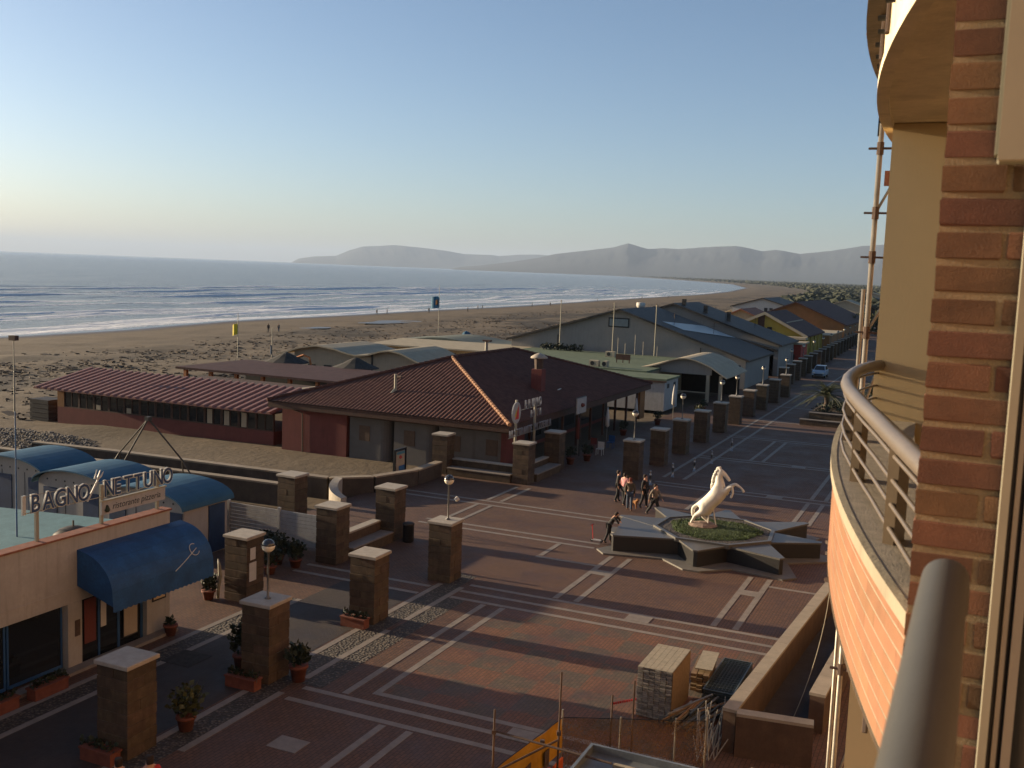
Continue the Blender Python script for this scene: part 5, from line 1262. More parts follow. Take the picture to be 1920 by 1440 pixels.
gp = thing('grid_panel_stack', 'stack of grey steel fence panels lying against the ramp wall', 'stack', (-5.95, 30.6, 0))
for i in range(7):
    mb = MB(); x0, x1, y0, y1, z = -6.42+random.uniform(-.03,.03), -5.50, 29.2+random.uniform(-.05,.05), 32.0, .08+i*.055
    mb.box(x0,x0+.045,y0,y1,z,z+.04).box(x1-.045,x1,y0,y1,z,z+.04).box(x0+.045,x1-.045,y0,y0+.045,z,z+.04).box(x0+.045,x1-.045,y1-.045,y1,z,z+.04)
    for k in range(1, 9): mb.box(x0+(x1-x0)*k/9-.004, x0+(x1-x0)*k/9+.004, y0+.045, y1-.045, z+.012, z+.022)
    for k in range(1, 15): mb.box(x0+.045, x1-.045, y0+(y1-y0)*k/15-.004, y0+(y1-y0)*k/15+.004, z+.024, z+.032)
    mb.build('panel', MAT['gridm'], gp)
MB().box(-6.38,-5.52,29.3,31.9,.05,.075).build('base_sheet', MAT['gridm'], gp)
tu = thing('tube_pile', 'loose pile of steel tubes and profiles beside the planks', 'pile', (-6.2, 28.2, 0))
for i in range(26):
    a = R(70+random.uniform(-22,22)); c_ = Vector((-6.15+random.uniform(-.55,.45), 28.0+random.uniform(-.5,.6), .06+random.random()*.28)); l_ = random.uniform(.5,1.0)
    v_ = Vector((math.cos(a), math.sin(a), random.uniform(-.08,.15)))*l_; MB().cyl(c_-v_, c_+v_, random.uniform(.025,.05), n=7).build('tube', [MAT['steel'],MAT['gridm'],MAT['zinc'],MAT['woodb']][i % 4], tu)
tp2 = thing('tube_rack', 'bundle of thin steel rods leaning beside the ramp end', 'pile', (-5.5, 26.5, 0))
for i in range(34):
    x = -5.75+.5*random.random(); y = 25.4+random.random()*1.6; MB().cyl((x,y,.0),(x+random.uniform(-.3,.3),y+random.uniform(.4,.9),.35+random.random()*.75), .014, n=6).build('rod', MAT['steel'], tp2)
# site fence with debris net
sf = thing('site_fence', 'site fence of brown debris net between steel posts', 'fence', (-6.6, 23, 0))
fp = [(-8.22,22.25),(-6.95,22.85),(-5.75,23.43),(-5.08,23.75)]
for (x, y), hh in zip(fp, (2.1,1.95,1.95,2.0)): MB().cyl((x,y,0),(x,y,hh),.024,n=8).build('post', MAT['steel'], sf)
nm_ = MB(); cols = 24; rows_ = 8; vs = []
for i in range(cols+1):
    for j in range(rows_+1):
        t_ = i/cols; vs.append((-8.22+3.14*t_+.03*math.sin(9*t_+j), 22.25+1.5*t_+.05*math.sin(14*t_+j*.8), .05+1.85*j/rows_-(.04*math.sin(t_*math.pi*3)**2 if j == rows_ else 0)))
nm_.add(vs, [(i*(rows_+1)+j, (i+1)*(rows_+1)+j, (i+1)*(rows_+1)+j+1, i*(rows_+1)+j+1) for i in range(cols) for j in range(rows_)])
nm_.build('net', MAT['net'], sf, True)
MB().cyl((-8.22,22.25,1.9),(-5.08,23.75,1.9),.012,n=6).build('top_wire', MAT['blackm'], sf)
yb_ = thing('yellow_banner', 'yellow plastic sheet stretched along the site fence with orange foot', 'banner', (-8.4, 20.7, 0))
vs = []; nb2 = 16
for i in range(nb2+1):
    t_ = i/nb2
    for j in range(6): vs.append((-8.20-.42*t_+.02*math.sin(11*t_+j), 22.2-3.6*t_+.02*math.sin(17*t_), 1.05+.85*j/5+.01*math.sin(20*t_)))
ysh = MB().add(vs, [(i*6+j, (i+1)*6+j, (i+1)*6+j+1, i*6+j+1) for i in range(nb2) for j in range(5)]).build('sheet', MAT['ybanner'], yb_)
MB().cyl((-8.20,22.2,1.91),(-8.62,18.6,1.91),.012,n=6).build('top_wire', MAT['blackm'], yb_)
for t_ in (.18, .42): MB().box(-8.20-.42*t_+.012, -8.20-.42*t_+.026, 22.2-3.6*t_-.28, 22.2-3.6*t_, 1.0, 1.42).build('patch', MAT['rust'], ysh)
for i in range(5): MB().bevbox(-8.16-.08*i, -8.10-.08*i, 21.55-.62*i, 22.1-.62*i, .1, 1.0, .02).build('barrier', MAT['obarrier'], yb_)
sp = thing('site_scaffold', 'rusty scaffold poles and cross rail at the bottom of the picture', 'scaffold', (-8.5, 21, 0))
for p0, p1 in (((-7.87,21.11,0),(-7.87,21.11,3.5)),((-9.0,20.01,0),(-9.0,20.01,2.8)),((-9.05,20.05,2.28),(-6.2,19.9,2.25)),((-7.82,21.0,1.95),(-8.45,19.2,1.9)),((-7.05,24.2,0),(-7.05,24.2,2.35)),((-7.55,24.0,0),(-7.55,24.0,1.95))):
    MB().cyl(p0, p1, .026, n=8).build('pole', MAT['rust'], sp)
for p in ((-7.87,21.11,2.05),(-9.0,20.01,2.28),(-7.87,20.1,2.26)): MB().rbox(p, (.1,.1,.09), .4).build('coupler', MAT['rust'], sp)
ct = thing('site_container', 'open topped zinc container roof with pipes at the bottom edge', 'container', (-5.5, 19.8, 0))
MB().box(-6.85,-4.0,18.4,20.45,0,2.16).build('box', MAT['zinc'], ct)
for q in ((-6.87,-3.98,20.40,20.47),(-6.87,-6.80,18.4,20.40),(-4.05,-3.98,18.4,20.40)): MB().box(q[0],q[1],q[2],q[3],2.16,2.32).build('rim', MAT['zinc'], ct)
for i in range(4): MB().box(-6.2+.1*i,-4.4+.1*i,19.95-.22*i,20.05-.22*i,2.162,2.21).build('slat', MAT['plankface'], ct)
MB().tube([(-5.9,19.9,2.22),(-5.0,19.85,2.27),(-4.95,19.8,2.40),(-4.97,19.6,2.40)], .02, 6).build('pipe', MAT['gutter'], ct)
tape = MB()
for i in range(12): tape.box(-8.55+.05*i, -8.55+.05*i+.045, 27.05+.05*i, 27.05+.05*i+.04, .30+.004*i, .36+.004*i)
tp3 = tape.build('barrier_tape', CL['redc']); tag(tp3, 'red and white warning tape leading to the plank stack', 'tape')
bk = thing('concrete_block', 'pale block end poking in at the bottom edge', 'block', (-2.9,19.6,0)); MB().bevbox(-3.3,-2.5,18.6,19.75,0,2.95,.03).build('block', MAT['capstone'], bk)
# ================================================================== planter with palm, car
pl = thing('palm_planter', 'stepped stone planter bed under the palm', 'planter', (-11, 97, 0))
MB().box(-13.2,-2.5,92.3,102,0,.45).build('lower_step', MAT['tuff'], pl); MB().box(-13.25,-2.45,92.25,92.7,.45,.52).build('step_coping', MAT['band'], pl)
MB().box(-12.6,-2.5,93.6,102,.45,.95).build('upper_step', MAT['tuff'], pl); MB().box(-12.65,-2.45,93.55,94.0,.95,1.02).build('step_coping', MAT['band'], pl)
hg = MB(); random.seed(14)
for i in range(16): hg.leaves((-12.0+random.random()*8, 95+random.random()*5, 1.2), (.9,.9,.45), 130, .22)
hg.build('ground_cover', MAT['leaf'], pl)
def palm(label, x, y, z, trunk, L_, nf, name='palm_tree'):
    B = thing(name, label, 'palm', (x,y,z))
    MB().tube([(x,y,z),(x+.05,y,z+trunk*.5),(x,y,z+trunk)], [.30,.22,.24], 10).build('trunk', MAT['trunk'], B)
    cr = MB()
    for i in range(nf):
        a = i*2.399+random.random()*.4; el = R(random.uniform(-10,78)); ln = L_*random.uniform(.75,1.1)
        pts_ = []
        for k in range(9):
            t_ = k/8; hr = ln*(math.cos(el)*t_+.10*t_*t_); vt = ln*(math.sin(el)*t_-.55*t_*t_)
            pts_.append(Vector((x+math.cos(a)*hr, y+math.sin(a)*hr, z+trunk+vt)))
        sd_ = Vector((-math.sin(a), math.cos(a), 0))
        cr.tube(pts_, [.03*(1-k/9)+.004 for k in range(9)], 4)
        for k in range(1, 9):
            for sgn in (-1, 1):
                for h_ in (0, .5):
                    p = pts_[k-1].lerp(pts_[k], h_); dirv = (pts_[k]-pts_[k-1]).normalized(); tip = p+sd_*sgn*ln*.17*(1.15-k/11)+dirv*ln*.10-Vector((0,0,.06*ln*.5)); wv = dirv*.028
                    cr.add([p-wv, p+wv, tip], [(0,1,2)])
    cr.build('crown', MAT['leaf2'], B); return B
random.seed(31)
palm('squat palm in the stepped planter right of the square', -11.7, 97.6, .95, 1.3, 2.9, 60)
palm('low palm half hidden behind the balcony post', -7.6, 98.5, .95, 1.6, 2.9, 50)
palm('tall distant palm beyond the ochre roofed house', -23.4, 232, 0, 5.2, 2.3, 22)
car = thing('parked_car', 'small pale blue hatchback standing by the pillar row', 'car', (-18.1, 141, 0))
cx_, cy_ = -17.95, 141.0
bp_ = [(cy_-1.85,.35),(cy_-1.88,.62),(cy_-1.7,.85),(cy_-1.0,.98),(cy_+1.6,1.0),(cy_+1.82,.9),(cy_+1.85,.35)]
MB().xprism(bp_, cx_-.82, cx_+.82).build('body', M('car_paint', (.30,.36,.43), .25, .05, 2, 0, spec=.6), car)
cab = MB(); lo = [(-.76,-1.0),(.76,-1.0),(.76,1.6),(-.76,1.6)]; hi = [(-.58,-.25),(.58,-.25),(.60,1.35),(-.60,1.35)]
cab.add([(cx_+a,cy_+b_,.975) for a,b_ in lo]+[(cx_+a,cy_+b_,1.52) for a,b_ in hi], [(4,5,6,7),(0,1,5,4),(1,2,6,5),(2,3,7,6),(3,0,4,7)])
cab.build('cabin', bpy.data.materials['car_paint'], car)
MB().add([(cx_-.68,cy_-.975,1.0),(cx_+.68,cy_-.975,1.0),(cx_+.53,cy_-.30,1.49),(cx_-.53,cy_-.30,1.49)], [(0,1,2,3)]).build('windscreen', MAT['carglass'], car)
for s_ in (-1,1):
    MB().add([(cx_+s_*.765,cy_-.75,1.02),(cx_+s_*.765,cy_+1.4,1.02),(cx_+s_*.625,cy_+1.2,1.46),(cx_+s_*.62,cy_-.2,1.46)], [(0,1,2,3)]).build('side_window', MAT['carglass'], car)
    MB().rbox((cx_+s_*.58,cy_-1.86,.68),(.3,.06,.13)).build('headlight', MAT['globe'], car); MB().rbox((cx_+s_*.93,cy_-.75,1.0),(.16,.12,.11)).build('wing_mirror', bpy.data.materials['car_paint'], car)
    for yy in (-1.2, 1.25): wh = MB().cyl((cx_+s_*.64,cy_+yy,.31),(cx_+s_*.84,cy_+yy,.31),.31,n=16).build('wheel', MAT['blackm'], car); MB().cyl((cx_+s_*.845,cy_+yy,.31),(cx_+s_*.85,cy_+yy,.31),.19,n=12).build('rim', MAT['alu'], wh)
MB().box(cx_-.55,cx_+.55,cy_-1.90,cy_-1.86,.38,.54).build('grille', MAT['blackm'], car)
# ================================================================== buildings along the beach
def gable(name, label, x0, xr, x1, y0, y1, z0, zr, z1, wall, roof, base=-.6, over=.5, th=.22, yback=None, trim=None):
    B = thing(name, label, 'building', ((x0+x1)/2, y0, base))
    MB().yprism([(x0+over,base),(x1-over,base),(x1-over,z1-.12),(xr,zr-.15),(x0+over,z0-.12)], y0, y1).build('wall', wall, B)
    for nm, a, za, b_, zb in (('roof_slope', x0, z0, xr, zr), ('roof_slope', xr, zr, x1, z1)):
        MB().add([(a,y0-.6,za),(b_,y0-.6,zb),(b_,y1+.4,zb),(a,y1+.4,za),(a,y0-.6,za-th),(b_,y0-.6,zb-th),(b_,y1+.4,zb-th),(a,y1+.4,za-th)], [(0,1,2,3),(7,6,5,4),(0,4,5,1),(2,6,7,3),(0,3,7,4),(1,5,6,2)]).build(nm, roof, B)
    if trim:
        for a, za, b_, zb in ((x0, z0, xr, zr), (xr, zr, x1, z1)): MB().add([(a,y0-.66,za+.03),(b_,y0-.66,zb+.03),(b_,y0-.62,zb+.03),(a,y0-.62,za+.03),(a,y0-.66,za-.42),(b_,y0-.66,zb-.42),(b_,y0-.62,zb-.42),(a,y0-.62,za-.42)], [(0,1,2,3),(7,6,5,4),(0,4,5,1),(2,6,7,3)]).build('barge_board', trim, B)
    return B
h1_ = gable('beach_hall', 'wide grey gabled hall with dark roof behind the green roof', -53.2, -38.6, -22.8, 118, 133, 4.05, 8.45, 3.35, MAT['greywall'], MAT['slate'])
wn = MB().box(-40.0,-37.4,117.93,117.99,6.2,7.35).build('window', MAT['blackm'], h1_); MB().box(-39.85,-37.55,117.90,117.928,6.35,7.2).build('pane', MAT['skylight'], wn)
for x in (-46.45, -28.6): MB().cyl((x,117.93,-.5),(x,117.93,4.9 if x < -40 else 4.4),.06,n=6).build('downpipe', MAT['blackm'], h1_)
MB().add([(-34.2,121,7.08),(-31.5,121,6.2),(-27.6,132.5,4.98),(-31.8,132.5,6.30)], [(0,1,2,3)]).build('skylight_band', MAT['skylight'], h1_)
h2_ = gable('beach_hall', 'second dark roofed hall directly behind the grey hall', -50, -37.2, -22.4, 137, 150, 4.8, 8.95, 4.15, MAT['greywall'], MAT['slate'])
for i, x in enumerate((-36.3, -33.5, -30.5)): MB().box(x-.25,x+.25,138.5+i,139+i,zz := 8.2-.75*i, zz+1.3).build('chimney', MAT['slate'], h2_)
random.seed(12)
for i,(x,y,z) in enumerate(((-33.0,122,6.6),(-36.5,126,7.6),(-29.5,128,5.5),(-31,141,6.9),(-27.5,144,5.8))):
    B = thing('roof_aerial', ['first thin aerial on the grey hall roof','second thin aerial on the grey hall roof','third thin aerial on the grey hall roof','left aerial on the second dark hall','right aerial on the second dark hall'][i], 'aerial', (x,y,z), 'roof aerials')
    MB().cyl((x,y,z-.3),(x,y,z+1.5),.03,n=5).build('mast', MAT['rust'], B)
    for k in range(3): MB().cyl((x-.35+.08*k,y,z+1.0+.2*k),(x+.35-.08*k,y,z+1.0+.2*k),.018,n=4).build('element', MAT['rust'], B)
sdh = thing('satellite_dish', 'white satellite dish on the dark hall roof', 'dish', (-41.5,136,7.8)); MB().lathe((-41.6,136,7.9), [(.05,0),(.45,.15),(.62,.45),(.60,.9)], 12).build('bowl', MAT['white'], sdh, True); MB().cyl((-41.6,136,7.4),(-41.6,136,8.0),.05,n=6).build('mount', MAT['blackm'], sdh)
h3_ = gable('dark_porch_house', 'low dark roofed house with porch posts beside the promenade', -34, -29.5, -23.0, 137, 148, 4.6, 5.0, 3.5, MAT['slate'], MAT['slate'], yback=None)
for i in range(5): MB().box(-23.5,-23.3,138+i*2.2,138.3+i*2.2,0,3.3).build('porch_post', MAT['grout'], h3_)
gh = thing('green_roof_block', 'flat green felt roof behind the red roofed restaurant', 'building', (-39,108,-.5))
MB().box(-49,-29,97.5,116.5,-.5,3.0).build('wall', MAT['cream'], gh); MB().box(-49.2,-28.8,97.3,116.7,3.0,3.18).build('roof', MAT['greenroof'], gh)
for (x,y,z,l) in ((-37.2,111,3.18,1.1),(-34.6,98.3,3.18,1.0),(-33.4,98.4,3.18,.4)):
    a_ = MB().bevbox(x-l/2,x+l/2,y-.3,y+.3,z,z+.62,.03).build('air_conditioner', MAT['offwhite'], gh); MB().cyl((x-.15,y-.31,z+.32),(x-.15,y-.30,z+.32),.22,n=12).build('fan_grille', MAT['blackm'], a_)
sr = MB(); random.seed(2)
for i in range(7): sr.leaves((-47+i*.75,115.2,3.5), (.6,.4,.5), 90, .25)
so_ = sr.build('roof_hedge', MAT['leaf']); tag(so_, 'olive hedge growing at the edge of the green roof', 'hedge')
for i in range(3): 
    fpz = [(-45.9,117.2),(-39.1,117.2),(-33.9,117.2)][i]
    B = thing('white_flagpole', ['left bare white flagpole before the grey hall','middle bare white flagpole before the grey hall','right bare white flagpole before the grey hall'][i], 'flagpole', (*fpz,0), 'bare flagpoles'); MB().cyl((*fpz,0),(*fpz,9.0),.09,.05,8).build('mast', MAT['gutter'], B); MB().cyl((*fpz,9.0),(*fpz,9.12),.09,n=8).build('finial', MAT['offwhite'], B)
bdn = thing('roof_board', 'dark notice board on legs on the green roof', 'sign', (-33.6,104.5,3.18)); MB().box(-34.4,-32.8,104.4,104.5,3.5,4.1).build('board', MAT['wood'], bdn)
for x in (-34.3,-33.6,-32.9): MB().box(x-.04,x+.04,104.4,104.48,3.18,3.5).build('leg', MAT['wood'], bdn)
for i,(x,hh) in enumerate(((-38.0,1.9),(-37.1,1.3),(-35.9,2.4),(-34.9,1.6),(-33.2,1.2))):
    B = thing('roof_pole', ['first thin pole on the green roof edge','second thin pole on the green roof edge','tallest thin pole on the green roof edge','fourth thin pole on the green roof edge','last thin pole on the green roof edge'][i],'pole',(x,115.9,3.18),'thin poles on the green roof'); MB().cyl((x,115.9,3.18),(x,115.9,3.18+hh),.05,n=6).build('shaft', MAT['steel'], B)
ga = thing('green_roof_annex', 'cream annex block with green roof edge facing the promenade', 'building', (-29,97,0))
MB().box(-34,-25.6,92.5,97.2,0,2.85).build('wall', MAT['whiteslat'], ga); MB().box(-34.2,-25.4,92.3,97.28,2.85,3.03).build('roof', MAT['greenroof'], ga)
MB().box(-34.2,-25.38,92.26,92.3,2.72,2.85).build('fascia', MAT['wood'], ga); MB().box(-28.2,-27.7,92.44,92.498,2.1,2.5).build('vent', MAT['blackm'], ga)
for y in (93.4,95.6): MB().box(-25.598,-25.55,y,y+.6,2.1,2.5).build('vent', MAT['blackm'], ga)
ac_ = thing('arched_canopy', 'pale arched canopy roof over a dark terrace', 'canopy', (-26.5,104,0))
xs_ = np.linspace(-33.5,-21.9,22); zf = lambda x: 3.05+1.35*math.exp(-((x+26.2)/3.0)**2)-.35*max(0,(x+23.5))
cm = MB()
for i in range(21):
    a, b_ = xs_[i], xs_[i+1]; za, zb = zf(a), zf(b_)
    cm.add([(a,101.8,za),(b_,101.8,zb),(b_,112,zb),(a,112,za),(a,101.8,za-.12),(b_,101.8,zb-.12),(b_,112,zb-.12),(a,112,za-.12)], [(0,1,2,3),(7,6,5,4),(0,4,5,1),(2,6,7,3)]+([(0,3,7,4)] if i == 0 else [])+([(1,5,6,2)] if i == 20 else []))
cm.build('roof', MAT['offwhite'], ac_)
MB().box(-29.8,-22.6,111.5,111.8,0,3.2).build('rear_wall', MAT['dark'], ac_); MB().box(-29.8,-29.6,102.5,111.5,0,3.0).build('side_wall', MAT['dark'], ac_)  # black walls paint the shade under the arch
MB().yprism([(x, zf(x)-.13) for x in xs_[7:19]]+[(xs_[18],2.75),(xs_[7],2.75)], 102.4,102.5).build('tympanum', MAT['greywall'], ac_)
for x in (-29.5,-23.9,-22.6): MB().box(x-.16,x+.16,102.3,102.6,0,2.75).build('column', MAT['offwhite'], ac_)
MB().box(-29.3,-24.1,102.45,102.5,.9,1.0).build('rail', MAT['offwhite'], ac_)
# wavy roofed hut on the beach
wv = thing('wavy_hut', 'long pale hut with double wave roof on the beach', 'building', (-61,95,-.8))
wx = np.linspace(-70.9,-51.5,40); wz = lambda x: float(np.interp(x, [-70.9,-69.5,-68,-65.6,-63.2,-61.6,-60.4,-59,-57.5,-56.2,-54.8,-53.4,-52.2,-51.5],[2.35,2.62,3.15,3.55,3.3,2.92,2.78,2.95,3.4,3.58,3.35,2.8,2.35,2.2]))
MB().yprism([(-69.4,-.9)]+[(-52.3,-.9)]+[(x, wz(x)-.1) for x in wx[::-1] if -69.4 < x < -52.3], 95, 103).build('wall', MAT['cream'], wv)
cm = MB()
for i in range(39):
    a, b_ = wx[i], wx[i+1]; za, zb = wz(a), wz(b_)
    cm.add([(a,94.2,za),(b_,94.2,zb),(b_,104,zb),(a,104,za),(a,94.2,za-.16),(b_,94.2,zb-.16),(b_,104,zb-.16),(a,104,za-.16)], [(0,1,2,3),(7,6,5,4),(0,4,5,1),(2,6,7,3)]+([(0,3,7,4)] if i == 0 else [])+([(1,5,6,2)] if i == 38 else []))
cm.build('roof', MAT['offwhite'], wv, False)
for x in (-66.6,-64.5,-62.8,-61.0,-56.0,-54.2): MB().box(x-.5,x+.5,94.94,94.998,.85,1.35).build('window', MAT['blackm'], wv)
MB().box(-58.9,-58.7,94.9,94.99,-.8,2.9).build('downpipe', MAT['blackm'], wv)
fw = thing('flat_roof_pavilion', 'low pavilion with pale flat roof behind the wavy hut', 'building', (-60,113,-.8))
MB().box(-68,-50.5,111.5,117,-.8,2.6).build('wall', MAT['ochre2'] if 'ochre2' in MAT else MAT['beige'], fw); MB().slab([(-69,110.4,2.75),(-49.8,110.4,2.85),(-49.8,119,3.15),(-69,119,3.05)], .18).build('roof', MAT['offwhite'], fw)
for i in range(6): MB().box(-58+i*1.4,-57.2+i*1.4,111.42,111.498,1.2,2.2).build('window', MAT['blackm'], fw)
gf = thing('grey_green_pavilion', 'rounded grey-green roof of a pavilion nearer the sea', 'building', (-62,124,-.8))
cm = MB(); gx = np.linspace(-72,-52,18)
for i in range(17):
    a,b_ = gx[i],gx[i+1]; f_ = lambda x: 2.5+.75*math.exp(-((x+64.5)/5)**2)
    cm.add([(a,121,f_(a)),(b_,121,f_(b_)),(b_,131,f_(b_)),(a,131,f_(a)),(a,121,-.9),(b_,121,-.9)], [(0,1,2,3),(4,5,1,0)])
cm.build('roof', M('greygreen_roof', (.12,.135,.105), .8, .2, 1, .1, 30), gf)
ty = thing('play_tower', 'small blue and red children play tower on the beach', 'play tower', (-70,140,-.9)); MB().lathe((-70.1,140,1.9), [(.9,0),(.85,.5),(.5,1.0),(.05,1.2)], 8).build('dome', MAT['blueroof'], ty)
for x in (-.7,.7): MB().box(-70.1+x-.15,-70.1+x+.15,139.85,140.15,-.9,1.9).build('post', MAT['redhut'], ty)
MB().add([(-69.3,139.7,1.0),(-69.3,140.3,1.0),(-67.6,140.3,-.7),(-67.6,139.7,-.7)], [(0,1,2,3)]).build('slide', MAT['redhut'], ty)
yg = gable('yellow_gabled_house', 'yellow gabled beach house with white barge boards', -34.3, -28.7, -22.2, 158, 176, 5.15, 7.75, 4.45, MAT['yellow'], MAT['purpleroof'], trim=MAT['offwhite'])
MB().box(-29.75,-28.75,157.9,157.99,4.2,7.2).build('brown_panel', MAT['wood'], yg); MB().box(-28.3,-27.6,157.9,157.99,4.6,5.5).build('window', MAT['blackm'], yg); MB().box(-33.2,-22.2,155.6,157.9,3.95,4.3).build('porch_roof', MAT['offwhite'], yg)
MB().box(-25.8,-25.6,159,175,5.9,6.3).build('roof_seam', MAT['offwhite'], yg)
for i in range(5): MB().box(-22.55,-22.35,158.5+i*4,158.9+i*4,0,4.2).build('porch_post', MAT['yellow'], yg)
rh = thing('red_hut', 'bright red hut below the yellow house porch', 'building', (-26,149,0)); MB().box(-30,-21.9,149.5,155.4,0,3.6).build('wall', MAT['redhut'], rh); MB().box(-30.2,-21.6,149.2,155.5,3.6,3.8).build('roof', MAT['offwhite'], rh)
MB().box(-23.6,-22.7,149.43,149.49,.2,2.2).build('door', MAT['wood'], rh)
rt = gable('red_tiled_house', 'small house with bright red tile roof left of the yellow house', -40.5, -36.5, -32.0, 178, 190, 5.6, 7.5, 5.6, MAT['cream'], MAT['terra'])
wh_ = gable('white_house', 'white house with dark low gable beyond the red tiled roof', -56.5, -48.5, -42.0, 262, 285, 5.7, 8.1, 6.2, MAT['white'], MAT['slate'])
for x in (-47.6,-46.3): MB().box(x-.4,x+.4,261.9,261.99,3.5,5.6).build('window', MAT['blackm'], wh_)
og = gable('ochre_roofed_house', 'long ochre house with dull red roof farther along the promenade', -38, -31.5, -21.8, 205, 245, 6.0, 8.6, 4.6, MAT['ochre'], MAT['purpleroof'])
for i in range(6): MB().box(-22.35,-22.2,207+i*6,209+i*6,.5,2.8).build('window', MAT['blackm'], og)
ot = thing('ochre_terrace', 'flat ochre terrace wall before the ochre house', 'building', (-23,190,0)); MB().box(-26,-22.3,184,203,0,3.4).build('wall', MAT['ochre'], ot); MB().box(-26.1,-22.2,183.9,203.1,3.4,3.55).build('parapet', MAT['offwhite'], ot)
random.seed(77)
far = [(-50,300,14,12,5.5,'slate','dark gabled house far beyond the ochre roof'),(-36,330,10,14,6.5,'offwhite','pale arched roof house in the far distance'),(-60,360,16,10,4,'offwhite','pale low beach club far along the sand'),(-44,395,12,14,5,'purpleroof','dull red roof house far along the promenade'),(-75,430,18,8,3.5,'offwhite','low white cabin block near the far beach'),(-38,450,14,14,6,'slate','dark roofed house at the far end of the promenade'),(-62,500,18,10,4.5,'terra','far red roofed beach club'),(-90,560,20,10,4,'offwhite','far white beach club beside the dunes'),(-50,580,16,14,7,'offwhite','tall pale far house among the trees'),(-30,520,12,16,7,'slate','far dark house half hidden by the scaffold'),(-100,680,24,12,4,'terra','tiny red roof before the pine wood'),(-70,720,20,14,6,'offwhite','tiny white house before the pine wood'),(-58,270,9,9,3.6,'offwhite','small white kiosk behind the white house'),(-64,320,10,8,3.5,'slate','small dark kiosk on the far beach')]
for (x,y,wx_,ly,hh,rm,lb) in far:
    B = gable('distant_house', lb, x-wx_/2, x, x+wx_/2, y, y+ly, hh-.8, hh+.9, hh-.8, random.choice([MAT['white'],MAT['cream'],MAT['cream']]), MAT[rm]); B['group'] = 'distant beach houses'
    for k in range(3): MB().box(x-wx_*.3+k*wx_*.27, x-wx_*.3+k*wx_*.27+1.2, y-.06, y-.002, 1.0, 2.4).build('window', MAT['blackm'], B)
# ================================================================== beach masts, flags, drift wood, puddles
def mast(label, x, y, z, h, flags):
    B = thing('beach_flagpole', label, 'flagpole', (x,y,z), 'flag masts on the beach'); MB().cyl((x,y,z),(x,y,z+h),.07,.04,8).build('mast', MAT['gutter'], B)
    for (zz,w_,hh,m_) in flags:
        v_ = []
        for i in range(7):
            for j in range(3): v_.append((x-w_*i/6, y+.12*math.sin(i*1.1), z+zz-hh*j/2-.25*(i/6)**2))
        MB().add(v_, [(i*3+j, (i+1)*3+j, (i+1)*3+j+1, i*3+j+1) for i in range(6) for j in range(2)]).build('flag', m_, B)
mast('beach mast with small yellow flag at left', -92, 113.7, -1.1, 6.4, [(4.9,.9,1.5,M('yellow_flag',(.62,.50,.03),.7,.1,3,0))])
mast('short beach pole with blue rag near two walkers', -88.9, 117.2, -1.1, 4.4, [(2.0,.25,1.2,MAT['bluepaint'])])
mast('tall beach mast with blue flag and orange patch', -100.5, 187.8, -1.2, 10.2, [(7.8,1.9,2.4,M('blue_flag',(.03,.14,.24),.7,.2,1,0)),(7.2,.9,1.0,MAT['ochre'])])
mast('bare timber pole with box on top at the left edge', -70.96, 59.7, -.9, 6.4, [])
pbx = MB().box(-71.3,-70.6,59.5,59.9,5.3,5.7).build('pole_box', MAT['wood']); tag(pbx, 'small dark box on top of the bare timber pole', 'box')
drift = MB(); random.seed(5)
def sand_z(dd): return float(np.interp(dd, [0,8,25,60,105], [-2.0,-1.75,-1.35,-.95,-.30]))
for _ in range(110):
    yc = 60*(7.5**random.random()); dc = random.uniform(38, 92); sp = 1+yc/150
    for _k in range(48):
        y = random.gauss(yc, 9*sp); dd = random.gauss(dc, 3.2)
        if dd < 8 or dd > 102: continue
        x = float(shore(y))+dd; l_ = random.uniform(.12, .75)*(1 if random.random() < .95 else 2.2)
        if -67 < x < -43 and y < 84: continue
        drift.rbox((x, y, sand_z(dd)+.05), (l_*.6, l_*random.uniform(.3, 1.2), random.uniform(.05, .16)), random.random()*3.1, random.uniform(-.2, .2))
dw = drift.build('driftwood', MAT['trunk']); tag(dw, 'dark driftwood and debris scattered over the sand', 'driftwood', kind='stuff')
def puddle_mat():
    m, t, b = nodes('puddle_water'); b.inputs['Base Color'].default_value = c4((.10,.085,.07)); b.inputs['Roughness'].default_value = .38; bump(t, b, noise(t, pos(t), 1.2, 3), .1, .1); return m
PUD = puddle_mat()
for i, (px_, py_, rx, ry) in enumerate([(-129,216,4.0,13),(-126,181,1.8,5)]):
    n = 40; v_ = [(px_+rx*math.cos(2*math.pi*k/n)*(1+.25*math.sin(3*k*2*math.pi/n+i)+.12*math.sin(7*k*2*math.pi/n)), py_+ry*math.sin(2*math.pi*k/n)*(1+.2*math.sin(2*k*2*math.pi/n+1)), float(np.interp(px_-float(shore(py_)), [0,8,25,60,105], [-2.0,-1.75,-1.35,-.95,-.30]))+.17) for k in range(n)]
    o = MB().add(v_, [tuple(range(n))]).build('beach_pool', PUD); o['kind'] = 'structure'
pz = MB()
for _ in range(1800):
    x = random.uniform(-66,-53); y = random.uniform(46.5,53.5); q = random.uniform(.05,.13); k_ = max(0, 1-((x+60)/7)**2-((y-50)/4)**2)
    if k_ <= 0: continue
    m_ = MB().lathe((x,y,-.45+.5*k_*random.random()), [(q*.5,-q*.3),(q,0),(q*.5,q*.4)], 5); pz.add(m_.v, m_.f)
pzo = pz.build('rubble_heap', MAT['grout']); tag(pzo, 'heap of grey rubble at the left edge above the beach walls', 'rubble', kind='stuff')
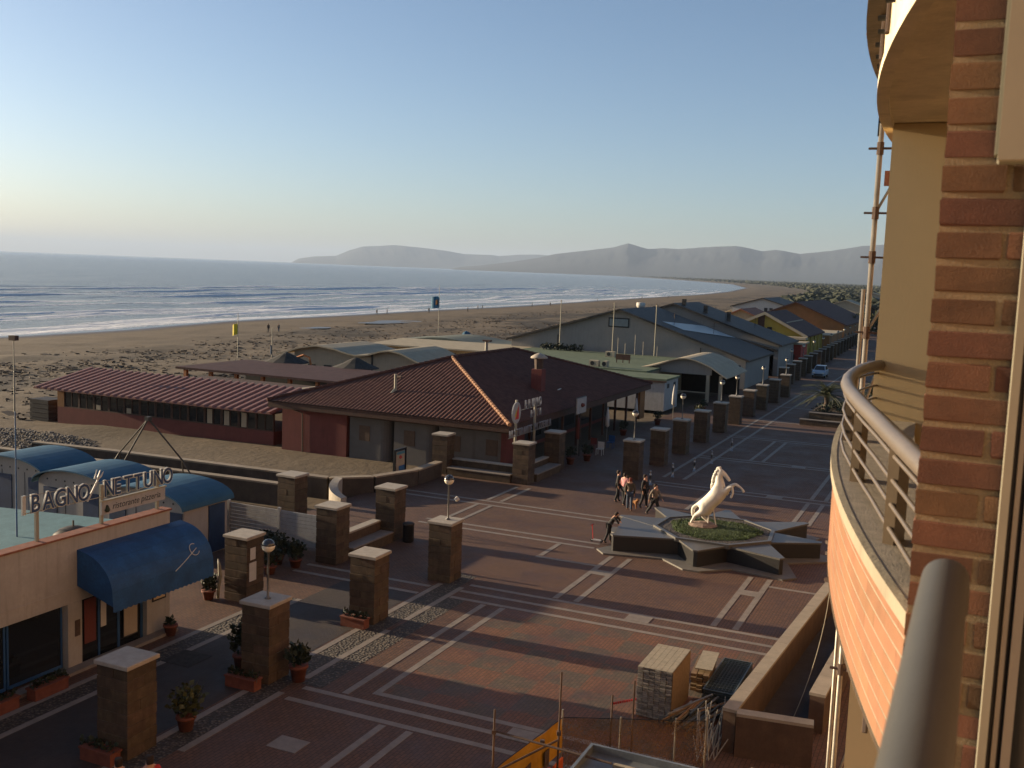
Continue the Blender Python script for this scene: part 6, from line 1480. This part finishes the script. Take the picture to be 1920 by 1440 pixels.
# ================================================================== pine wood behind the far beach
def wood():
    ico = []
    t_ = (1+5**.5)/2
    vv = [Vector(q).normalized() for q in ((-1,t_,0),(1,t_,0),(-1,-t_,0),(1,-t_,0),(0,-1,t_),(0,1,t_),(0,-1,-t_),(0,1,-t_),(t_,0,-1),(t_,0,1),(-t_,0,-1),(-t_,0,1))]
    ff = [(0,11,5),(0,5,1),(0,1,7),(0,7,10),(0,10,11),(1,5,9),(5,11,4),(11,10,2),(10,7,6),(7,1,8),(3,9,4),(3,4,2),(3,2,6),(3,6,8),(3,8,9),(4,9,5),(2,4,11),(6,2,10),(8,6,7),(9,8,1)]
    rng = np.random.RandomState(4); out_v = []; out_f = []; n = 0
    vv = np.array([list(q) for q in vv]); ff = np.array(ff)
    for k in range(14000):
        y = 420*(14000/420)**(rng.rand()**1.3); sx = float(shore(y)); x0 = sx+ (105 if y < 900 else 95)
        x = x0 + abs(rng.randn())*max(60, y*.10) if rng.rand() < .75 else x0+rng.rand()*max(200, y*.35)
        if y < 700 and x < -20 and rng.rand() < .55: continue
        s_ = rng.uniform(.9,2.3)*(1+min(3.0, y/2200)); hgt = rng.uniform(1.5,6.5)
        v_ = vv*np.array([s_, s_, s_*.62])*(1+.28*rng.randn(12,1)) + np.array([x, y, hgt-1])
        out_v.append(v_); out_f.append(ff+n); n += 12
    V_ = np.concatenate(out_v); F_ = np.concatenate(out_f)
    me = bpy.data.meshes.new('pine_wood'); me.from_pydata(V_.tolist(), [], F_.tolist()); me.materials.append(MAT['pine'])
    o = bpy.data.objects.new('pine_wood', me); link(o); tag(o, 'dark pine wood stretching behind the far beach', 'wood', kind='stuff')
wood()
def bush(label, x, y, z, rr, name='shrub', mat='leaf2', n=500):
    B = thing(name, label, 'shrub', (x,y,z)); MB().leaves((x,y,z+rr*.8), (rr,rr,rr*.8), n, rr*.28).build('foliage', MAT[mat], B); MB().cyl((x,y,z),(x,y,z+rr*.7),rr*.06,n=6).build('stem', MAT['trunk'], B)
for i,(x,y,rr) in enumerate([(-26,252,3.2),(-24,262,2.6),(-21,275,3.4),(-27,290,3.0),(-18,300,3.6),(-14,330,4.0)]):
    bush(['rounded tree right behind the ochre house','small tree next to the far palm','broad tree at the far end of the pillar row','tree in front of the far pale house','tree beside the far promenade end','big tree half hidden by the scaffold'][i], x, y, 0, rr, 'broadleaf_tree', 'leaf2', 600)
# ================================================================== haze
hz = MB().box(-42000, 16000, -1500, 41500, -7, 640).build('haze', None)
hz.data.materials.clear()
hm = bpy.data.materials.new('haze_air'); hm.use_nodes = True; t = hm.node_tree; t.nodes.clear()
pv = t.nodes.new('ShaderNodeVolumePrincipled'); pv.inputs['Color'].default_value = (.42,.53,.70,1); pv.inputs['Density'].default_value = 4.6e-5; pv.inputs['Anisotropy'].default_value = .05
ou = t.nodes.new('ShaderNodeOutputMaterial'); t.links.new(pv.outputs[0], ou.inputs['Volume'])
hz.data.materials.append(hm); tag(hz, 'thin sea haze over the bay', 'haze', kind='stuff')
